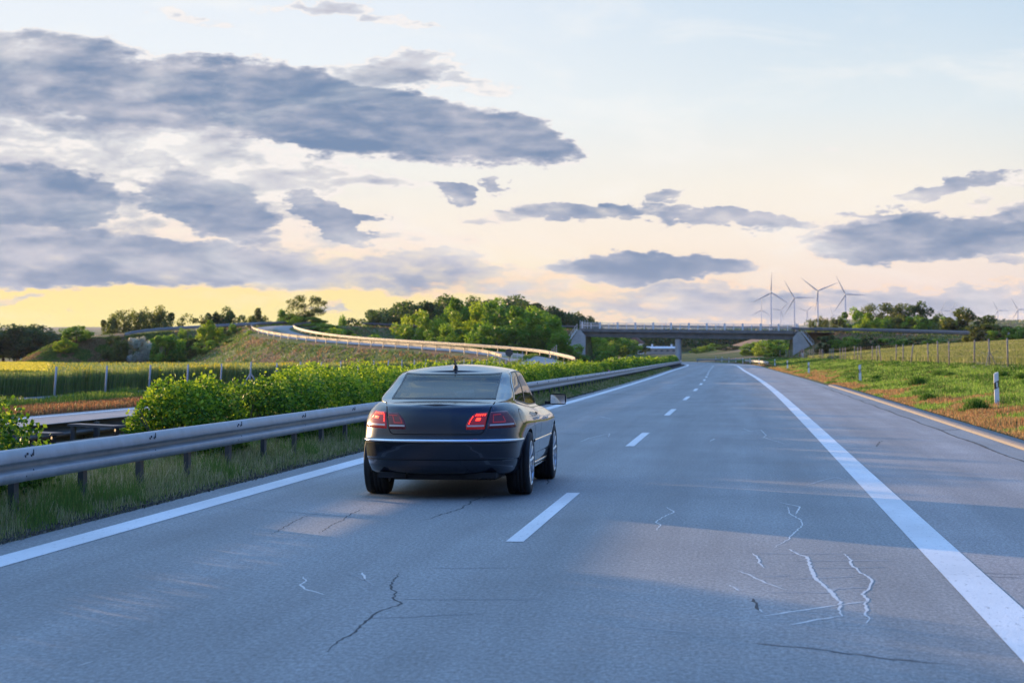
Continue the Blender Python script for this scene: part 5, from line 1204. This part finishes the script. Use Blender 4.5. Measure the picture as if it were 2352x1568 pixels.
for i in range(len(GRI) - 1):
    rm = (grs[i] + grs[i+1]) / 2
    for j in range(NG):
        k2_ = (j+1) % NG; cpt = (GRI[i][j] + GRI[i][k2_] + GRI[i+1][j] + GRI[i+1][k2_]) / 4
        if in_rear(cpt, rm) or in_side(cpt, rm) or in_front(cpt, rm): continue
        F.append((i*NG+j, i*NG+k2_, (i+1)*NG+k2_, (i+1)*NG+j))
prev = list(range((len(GRI)-1)*NG, len(GRI)*NG))
for q in (.92, .8, .6, .4, .2, 0.0):
    n0 = len(V_)
    for p in GRI[-1]:
        e_ = min(1, max(0, (p.y - 1.5) / .35)) * min(1, max(0, (2.88 - p.y) / .3)); V_.append(Vector((p.x * q, p.y, p.z + .045 * (1 - q * q) * (.35 + .65 * e_))))
    for j in range(NG): F.append((prev[j], prev[(j+1) % NG], n0 + (j+1) % NG, n0 + j))
    prev = list(range(n0, n0 + NG))
me = bpy.data.meshes.new('cabin'); me.from_pydata([tuple(v) for v in V_], [], F); bm = bmesh.new(); bm.from_mesh(me)
bmesh.ops.remove_doubles(bm, verts=bm.verts, dist=.0008); bmesh.ops.recalc_face_normals(bm, faces=bm.faces); bm.to_mesh(me); bm.free()
roof = link_mesh('roof', me, M['carpaint'], car, True)
def patch(name, grid, mt, parent=car, mirror=False, th=0.0, smooth=True):
    """grid[i][j] of points -> mesh; optional thickness outwards"""
    a, b_ = len(grid), len(grid[0]); V2 = [p for r_ in grid for p in r_]; F2 = [(i*b_+j, i*b_+j+1, (i+1)*b_+j+1, (i+1)*b_+j) for i in range(a-1) for j in range(b_-1)]
    if mirror: V2 = [Vector((-p.x, p.y, p.z)) for p in V2]; F2 = [f[::-1] for f in F2]
    me = bpy.data.meshes.new(name); me.from_pydata([tuple(v) for v in V2], [], F2); return link_mesh(name, me, mt, parent, smooth)
def lower(u, zr, off):
    p = ring(u, zr); n = nrm_at(ring, u, zr); return p + n * off
def cabin(u, r_, off):
    p = gsurf(u, r_); n = nrm_at(gsurf, max(u, .001), r_); return p + n * off
def gu_of_x(x, r_):
    W_ = float(np.interp(r_, GRr, GW)); return 2 / math.pi * math.asin(min(1, abs(x) / W_) ** (3.4 / 2))
def gu_of_y(y, r_):
    a = float(np.interp(r_, GRr, GRR)) + .34; b_ = float(np.interp(r_, GRr, GF)) - .45
    if y < a:
        lo, hi = 0., 1.
        for _ in range(26):
            m_ = (lo + hi) / 2
            if gsurf(m_, r_).y < y: lo = m_
            else: hi = m_
        return lo
    if y > b_:
        lo, hi = 2., 3.
        for _ in range(26):
            m_ = (lo + hi) / 2
            if gsurf(m_, r_).y < y: lo = m_
            else: hi = m_
        return lo
    return 1 + (y - a) / (b_ - a)
def rearpt(x, r_, off):
    p = cabin(gu_of_x(x, r_), r_, off); return Vector((-p.x, p.y, p.z)) if x < 0 else p
rr_ = list(np.linspace(.05, .955, 22))
patch('rear_window', [[rearpt(x_ * float(xw(r_)), r_, .003) for x_ in np.linspace(-1, 1, 25)] for r_ in rr_], M['glass'])
def ribbon2(name, pts_in, pts_out, mt, parent=car): return patch(name, [[a, b_] for a, b_ in zip(pts_in, pts_out)], mt, parent)
fi, fo = [], []
loop = [(-1, r_) for r_ in rr_] + [(x_, .955) for x_ in np.linspace(-1, 1, 13)[1:]] + [(1, r_) for r_ in rr_[::-1][1:]] + [(x_, .05) for x_ in np.linspace(1, -1, 13)[1:]]
for (x_, r_) in loop:
    fo.append(rearpt(x_ * float(xw(r_)) * 1.012, max(.042, min(.965, r_ + (r_ - .5) * .02)), .006)); fi.append(rearpt(x_ * float(xw(r_)) * .978, .05 + (r_ - .05) * .96 + .018, .005))
ribbon2('window_frame', fi, fo, M['trim'])
# side windows: rear and front door glass, black frames with a fine chrome edge
for mir in (False, True):
    for (ya, yb) in ((lambda r_: float(YS0(r_)), lambda r_: 2.12), (lambda r_: 2.17, lambda r_: float(YS1(r_)))):
        rs2 = np.linspace(.055, .915, 16)
        g_ = [[cabin(gu_of_y(ya(r_) + (yb(r_) - ya(r_)) * k_, r_), r_, .003) for k_ in np.linspace(0, 1, 9)] for r_ in rs2]
        patch('side_window', g_, M['glass'], mirror=mir)
    g_ = [[cabin(gu_of_y(y_, r_), r_, .006) for y_ in (2.10, 2.19)] for r_ in np.linspace(.05, .92, 12)]; patch('door_pillar', g_, M['trim'], mirror=mir)
    lp = [(YS0(r_), r_) for r_ in np.linspace(.05, .92, 14)] + [(y_, .92) for y_ in np.linspace(float(YS0(.92)), float(YS1(.92)), 14)[1:]] + [(YS1(r_), r_) for r_ in np.linspace(.92, .05, 12)[1:]] + [(y_, .05) for y_ in np.linspace(3.52, 1.02, 22)[1:]]
    def inset(y_, r_, k_): return y_ + (2.35 - y_) * k_, r_ + (.48 - r_) * k_
    def CL(k_, of): 
        o2 = []
        for (y_, r_) in lp: yy, r3 = inset(float(y_), r_, k_); p = cabin(gu_of_y(yy, r3), r3, of); o2.append(Vector((-p.x, p.y, p.z)) if mir else p)
        return o2
    a_, b3 = CL(.055, .006), CL(-.012, .006); ribbon2('window_frame', a_ if mir else b3, b3 if mir else a_, M['trim'])
    a_, b3 = CL(-.014, .009), CL(-.034, .007); ribbon2('window_trim', a_ if mir else b3, b3 if mir else a_, M['chrome'])
# windscreen
rs2 = np.linspace(.07, .93, 14); patch('windscreen', [[(lambda p, s_: Vector((p.x * s_, p.y, p.z)))(cabin(2 + (1 - abs(k_)) * .999 if True else 0, r_, .003), 1 if k_ >= 0 else -1) for k_ in np.linspace(-.72, .72, 17)] for r_ in rs2], M['glass'])
# --- panel gaps, chrome strip, lamps ---------------------------------------------------------
def z2r(z, y=.1): return z if z < .645 else .645 + (z - .645) * .355 / (float(belt(y)) - .645)
def rl(x, z, off):
    zr = z2r(z); p = lower(u_of_x(x, zr), zr, off); return Vector((-p.x, p.y, p.z)) if x < 0 else p
def line_rear(name, pts, w, mt, off=.0015, parent=car):
    P_ = []
    for (x0, z0), (x1, z1) in zip(pts[:-1], pts[1:]):
        n = max(2, int(math.hypot(x1-x0, z1-z0) / .02)); P_ += [(x0 + (x1-x0)*i/n, z0 + (z1-z0)*i/n) for i in range(n)]
    P_.append(pts[-1]); A, B = [], []
    for i, (x, z) in enumerate(P_):
        a = P_[max(i-1, 0)]; b_ = P_[min(i+1, len(P_)-1)]; dx, dz = b_[0]-a[0], b_[1]-a[1]; l = math.hypot(dx, dz) + 1e-9
        A.append(rl(x - dz/l*w/2, z + dx/l*w/2, off)); B.append(rl(x + dz/l*w/2, z - dx/l*w/2, off))
    return ribbon2(name, A, B, mt, parent)
line_rear('boot_gap', [(-.530, 1.025), (-.528, .90), (-.515, .76), (-.50, .725), (-.47, .708), (.47, .708), (.50, .725), (.515, .76), (.528, .90), (.530, 1.025)], .009, M['gap'])
# dark recess of the lid above the plate area and lower bumper crease
line_rear('bumper_gap', [(-.80, .612), (0, .612), (.80, .612)], .006, M['gap'])
line_rear('bumper_gap', [(-.82, .432), (0, .432), (.82, .432)], .006, M['gap'])
# chrome strip all round, interrupted at the wheels
def strip_band(name, z0, z1, ua, ub, off, mt, mir, n=24):
    g_ = []
    for (z, o_2) in ((z0, off * .3), (z0 + (z1-z0)*.15, off), (z0 + (z1-z0)*.85, off), (z1, off * .3)):
        g_.append([lower(ua + (ub-ua)*i/n, z, o_2) for i in range(n+1)])
    return patch(name, g_, mt, mirror=mir)
for mir in (False, True):
    strip_band('chrome_strip', .626, .648, 0.0, u_of_y(.72, .64), .012, M['chrome'], mir, 40)
    strip_band('chrome_strip', .565, .60, u_of_y(1.60, .58), u_of_y(3.58, .58), .010, M['chrome'], mir, 20)
    strip_band('sill_strip', .285, .325, u_of_y(1.60, .30), u_of_y(3.60, .30), .012, M['chrome'], mir, 20)
    strip_band('sill', .225, .28, u_of_y(1.56, .25), u_of_y(3.64, .25), .02, M['carpaint'], mir, 20)
    # doors: gaps on the flank
    for (ys_, zs_) in (([1.30, 1.42, 1.58, 1.62, 1.60], [.99, .86, .70, .50, .30]), ([2.16, 2.17, 2.18, 2.18, 2.17], [.99, .86, .70, .50, .30]), ([3.45, 3.55, 3.58, 3.57, 3.5], [.98, .86, .70, .50, .30])):
        A, B = [], []
        for k_ in np.linspace(0, 4, 25):
            y_ = float(np.interp(k_, range(5), ys_)); z_ = float(np.interp(k_, range(5), zs_))
            for L_, d_ in ((A, -.005), (B, .005)):
                p = lower(u_of_y(y_ + d_, z_), z_, .0015); L_.append(Vector((-p.x, p.y, p.z)) if mir else p)
        ribbon2('door_gap', A, B, M['gap'])
    for y_ in (1.70, 2.72):
        z_ = .845; p = lower(u_of_y(y_, z_), z_, .02); s_ = -1 if mir else 1
        mb = MB().box((s_ * p.x, p.y, p.z), (.022, .20, .028)).box((s_ * (p.x - .012), p.y - .08, p.z), (.03, .03, .02)).box((s_ * (p.x - .012), p.y + .08, p.z), (.03, .03, .02)); mb.build('door_handle', M['chrome'], car)
# fuel flap on the right rear wing
fl = [(.80 + .10 * math.cos(a), .86 + .075 * math.sin(a)) for a in np.linspace(0, 2 * math.pi, 25)]
ribbon2('fuel_flap', [lower(u_of_y(y_, z_), z_, .0015) for y_, z_ in fl], [lower(u_of_y(.8 + (y_ - .8) * 1.06, .86 + (z_ - .86) * 1.06), .86 + (z_ - .86) * 1.06, .0015) for y_, z_ in fl], M['gap'])
def lamp_outer(sg, lit):
    """wing lamp that wraps round the corner; sg = side"""
    mir = sg < 0; u0 = lambda z: u_of_x(.540, z2r(z)); u1 = lambda z: 1.0 - .10 * max(0, (z - .83)) / .12 - .13
    zs_ = [.765, .775, .80, .84, .88, .91, .930, .938]
    def P_(k_, z, off):
        zz = z - .006 * 0; zr = z2r(zz); return lower(u0(z) + (u1(z) - u0(z)) * k_, zr, off)
    L_ = patch('tail_lamp', [[P_(k_, z, .0 if (z in (.765, .938) or k_ in (0, 1)) else .010) for k_ in [0, .015] + list(np.linspace(.06, .94, 12)) + [.985, 1]] for z in zs_], M['lampred2'] if lit else M['lampred'], mirror=mir)
    def sub(name, k0, k1, z0, z1, mt, off=.0125):
        return patch(name, [[P_(k_, z, off) for k_ in np.linspace(k0, k1, 8)] for z in np.linspace(z0, z1, 3)], mt, parent=L_, mirror=mir)
    sub('reverse_strip', .04, .90, .792, .808, M['lampwhite'])
    if lit:
        for i in range(6): sub('led', .10 + .115 * i, .10 + .115 * i + .07, .905, .922, M['lampglow'])
        for i in range(5): sub('led', .05, .085, .832 + .016 * i, .842 + .016 * i, M['lampglow'])
        for i in range(5): sub('led', .70 + .02 * (4 - i), .74 + .02 * (4 - i), .832 + .016 * i, .842 + .016 * i, M['lampglow'])
        sub('bulb', .36, .60, .858, .884, M['lampglow'], .013)
    else:
        for (k0, k1, z0, z1) in ((.12, .15, .83, .905), (.55, .585, .83, .885), (.12, .56, .822, .832), (.14, .50, .898, .908)): sub('light_line', k0, k1, z0, z1, M['lampline'])
    return L_
def lamp_inner(sg, lit):
    mir = sg < 0
    zs_ = [.760, .772, .80, .84, .88, .915, .928, .934]
    def xin(z): return float(np.interp(z, [.76, .80, .85, .90, .934], [.335, .330, .345, .375, .42]))
    def P_(k_, z, off):
        x = .518 + (xin(z) - .518) * (1 - k_); zr = z2r(z); return lower(u_of_x(x, zr), zr, off)
    L_ = patch('tail_lamp', [[P_(k_, z, .0 if (z in (.760, .934) or k_ in (0, 1)) else .008) for k_ in [0, .03] + list(np.linspace(.1, .9, 8)) + [.97, 1]] for z in zs_], M['lampred2'] if lit else M['lampred'], mirror=mir)
    def sub(name, k0, k1, z0, z1, mt, off=.0105):
        return patch(name, [[P_(k_, z, off) for k_ in np.linspace(k0, k1, 5)] for z in np.linspace(z0, z1, 3)], mt, parent=L_, mirror=mir)
    sub('reverse_strip', .05, .93, .788, .804, M['lampwhite'])
    if lit:
        for i in range(5): sub('led', .22 + .145 * i, .22 + .145 * i + .085, .900, .918, M['lampglow'])
        for i in range(5): sub('led', .10, .15, .818 + .017 * i, .829 + .017 * i, M['lampglow'])
        sub('bulb', .42, .66, .850, .880, M['lampglow'], .011)
    else:
        for (k0, k1, z0, z1) in ((.15, .20, .83, .885), (.60, .66, .83, .905), (.15, .66, .822, .832), (.30, .9, .898, .906)): sub('light_line', k0, k1, z0, z1, M['lampline'])
    return L_
lamp_outer(-1, True); lamp_outer(1, False); lamp_inner(-1, False); lamp_inner(1, True)
# --- wheels ----------------------------------------------------------------------------------
def wheel(x, y, s_):
    root = empty('wheel', (x, y, WR)); root.parent = car; W2 = .128
    prof = [(-W2 * .86, .225), (-W2, .26), (-W2 * 1.02, .30), (-W2 * .96, .338), (-W2 * .80, .351), (-W2 * .3, .352)]
    for g_ in (-.06, -.02, .02, .06): prof += [(g_ - .006, .352), (g_ - .005, .345), (g_ + .005, .345), (g_ + .006, .352)]
    prof += [(W2 * .80, .351), (W2 * .96, .338), (W2 * 1.02, .30), (W2, .26), (W2 * .86, .225)]
    MB().lathe(prof, 48).build('tyre', M['tyre'], root, smooth=True)
    o = s_ * W2; rim = MB()
    rim.lathe([(o * .95, .250), (o * 1.0, .243), (o * .9, .232), (o * .3, .215), (-o * .8, .215), (-o * .86, .235)], 40)
    for k_ in range(10):
        a = 2 * math.pi * k_ / 10 + .2; ca, sa = math.cos(a), math.sin(a); n0 = len(rim.v)
        for (r_, w_, d_) in ((.04, .026, .72), (.13, .018, .86), (.235, .027, .93)):
            for (t_, q) in ((-w_, 0), (0, .012), (w_, 0)): rim.v.append((o * d_ + s_ * q, r_ * ca - t_ * sa, r_ * sa + t_ * ca))
        for i in range(2):
            for j in range(2): rim.f.append((n0+i*3+j, n0+i*3+j+1, n0+i*3+3+j+1, n0+i*3+3+j))
    rim.lathe([(o * .80, .001), (o * .82, .045), (o * .70, .07)], 20); rim.lathe([(o * .25, .02), (o * .25, .165), (o * .1, .165)], 24)
    rim.build('rim', M['rim'], root)
for x, y in ((.80, RAX), (-.80, RAX), (.80, FAX), (-.80, FAX)): wheel(x, y, 1 if x > 0 else -1)
# --- mirrors, antenna, underside, cabin -------------------------------------------------------
for s_ in (-1, 1):
    mb = MB(); c_ = (s_ * 1.035, 3.30, 1.02); mb.box(c_, (.205, .10, .135)); root_ = mb.build('side_mirror', M['carpaint'], car, smooth=False, bevel=.03)
    MB().box((s_ * .92, 3.33, .975), (.10, .05, .04)).build('arm', M['trim'], root_)
    MB().box((s_ * 1.035, 3.246, 1.02), (.175, .006, .105)).build('glass', M['plate'], root_, bevel=.002)
    MB().box((s_ * 1.035, 3.2495, 1.02), (.195, .008, .125)).build('mirror_frame', M['trim'], root_)
ant = MB(); ant.cyl((0, 1.62, 1.405), (0, 1.62, 1.44), .030, .018, 10); ant.bar((0, 1.66, 1.41), (0, 1.56, 1.475), .012, .06); ant.cyl((0, 1.62, 1.43), (0, 1.50, 1.50), .008, .004, 6); ant.build('antenna', M['black'], car)
ub = MB(); ub.box((.05, .42, .235), (.78, .36, .05)); ub.box((0, 2.6, .215), (1.15, 3.9, .06)); ub.box((-.50, .34, .262), (.30, .32, .06)); ub.box((.47, .34, .262), (.34, .32, .06)); ub.build('underbody', M['under'], car)
for s_ in (-1, 1): MB().cyl((s_ * .56, .20, .252), (s_ * .56, .50, .262), .035, n=12, caps=False).build('exhaust', M['galvd'], car, smooth=True)
ins = MB(); ins.box((0, 1.05, .985), (1.14, .66, .03)); ins.build('parcel_shelf', M['inner'], car)
MB().box((0, 3.45, .97), (1.35, .35, .14)).build('dashboard', M['inner'], car)
def seat(x, y, w, parent=car):
    mb = MB(); mb.box((x, y + .30, .52), (w, .52, .14)); mb.bar((x, y + .03, .56), (x, y - .10, 1.08), w, .13, up=(0, 1, 0)); s0 = mb.build('seat', M['seat'], parent, bevel=.03); return s0
def headrest(x, y, z, par): MB().box((x, y, z), (.26, .10, .18)).bar((x - .06, y, z - .16), (x - .06, y, z - .06), .012).bar((x + .06, y, z - .16), (x + .06, y, z - .06), .012).build('headrest', M['seat'], par, bevel=.02)
sr = seat(0, 1.55, 1.30)
for x in (-.37, .37): headrest(x, 1.46, 1.155, sr)
for x in (-.37, .37): sf = seat(x, 2.45, .50); headrest(x, 2.36, 1.185, sf)
MB().box((0, 3.02, 1.27), (.22, .03, .07)).build('cabin_mirror', M['inner'], car, bevel=.01)
MB().cyl((-.37, 3.18, .95), (-.37, 3.12, .98), .19, n=24).build('steering_wheel', M['trim'], car)
# the driver, seen faintly through the tinted rear window
drv = skin_body('person', [(0, 0, .62), (0, -.02, .85), (0, -.02, 1.03), (0, .0, 1.11), (0, .02, 1.20), (.17, .03, 1.0), (.24, .18, .84), (.16, .42, .93), (.12, .50, .97), (-.17, .03, 1.0), (-.24, .18, .84), (-.16, .42, .93), (-.12, .50, .97), (.10, .25, .62), (.12, .55, .60), (-.10, .25, .62), (-.12, .55, .60)],
    [(0, 1), (1, 2), (2, 3), (3, 4), (2, 5), (5, 6), (6, 7), (7, 8), (2, 9), (9, 10), (10, 11), (11, 12), (0, 13), (13, 14), (0, 15), (15, 16)],
    [.15, .15, .12, .055, .10, .065, .045, .035, .035, .065, .045, .035, .035, .09, .07, .09, .07], mat('driver_skin', (.40, .25, .18), .6), None)
drv.location = (CX - .37, CY + 2.55, 0); tag(drv, 'driver sitting behind the left front headrest inside the dark car', 'person')
skin_body('shirt', [(0, 0, .62), (0, -.02, .85), (0, -.02, 1.03), (.17, .03, 1.0), (.24, .18, .84), (-.17, .03, 1.0), (-.24, .18, .84)], [(0, 1), (1, 2), (2, 3), (3, 4), (2, 5), (5, 6)], [.17, .165, .13, .085, .07, .085, .07], mat('grey_shirt', (.10, .11, .13), .8), drv)
skin_body('hair', [(0, -.01, 1.24), (0, .0, 1.20)], [(0, 1)], [.098, .095], M['inner'], drv)
# ================================================================ evening haze: one closed box of thin air round everything
mb = MB().box((0, 4450, 86), (13000, 9400, 190))
me = bpy.data.meshes.new('haze'); me.from_pydata([tuple(v) for v in mb.v], [], mb.f)
m = bpy.data.materials.new('haze'); m.use_nodes = True; t = NT(m.node_tree); t.n.remove(t.n['Principled BSDF'])
pv = t.new('ShaderNodeVolumePrincipled'); pv.inputs['Color'].default_value = (.86, .90, 1.0, 1); pv.inputs['Density'].default_value = 4e-5; pv.inputs['Anisotropy'].default_value = 0.0
t.l.new(pv.outputs[0], t.n['Material Output'].inputs['Volume'])
tag(link_mesh('haze', me, m), kind='stuff')
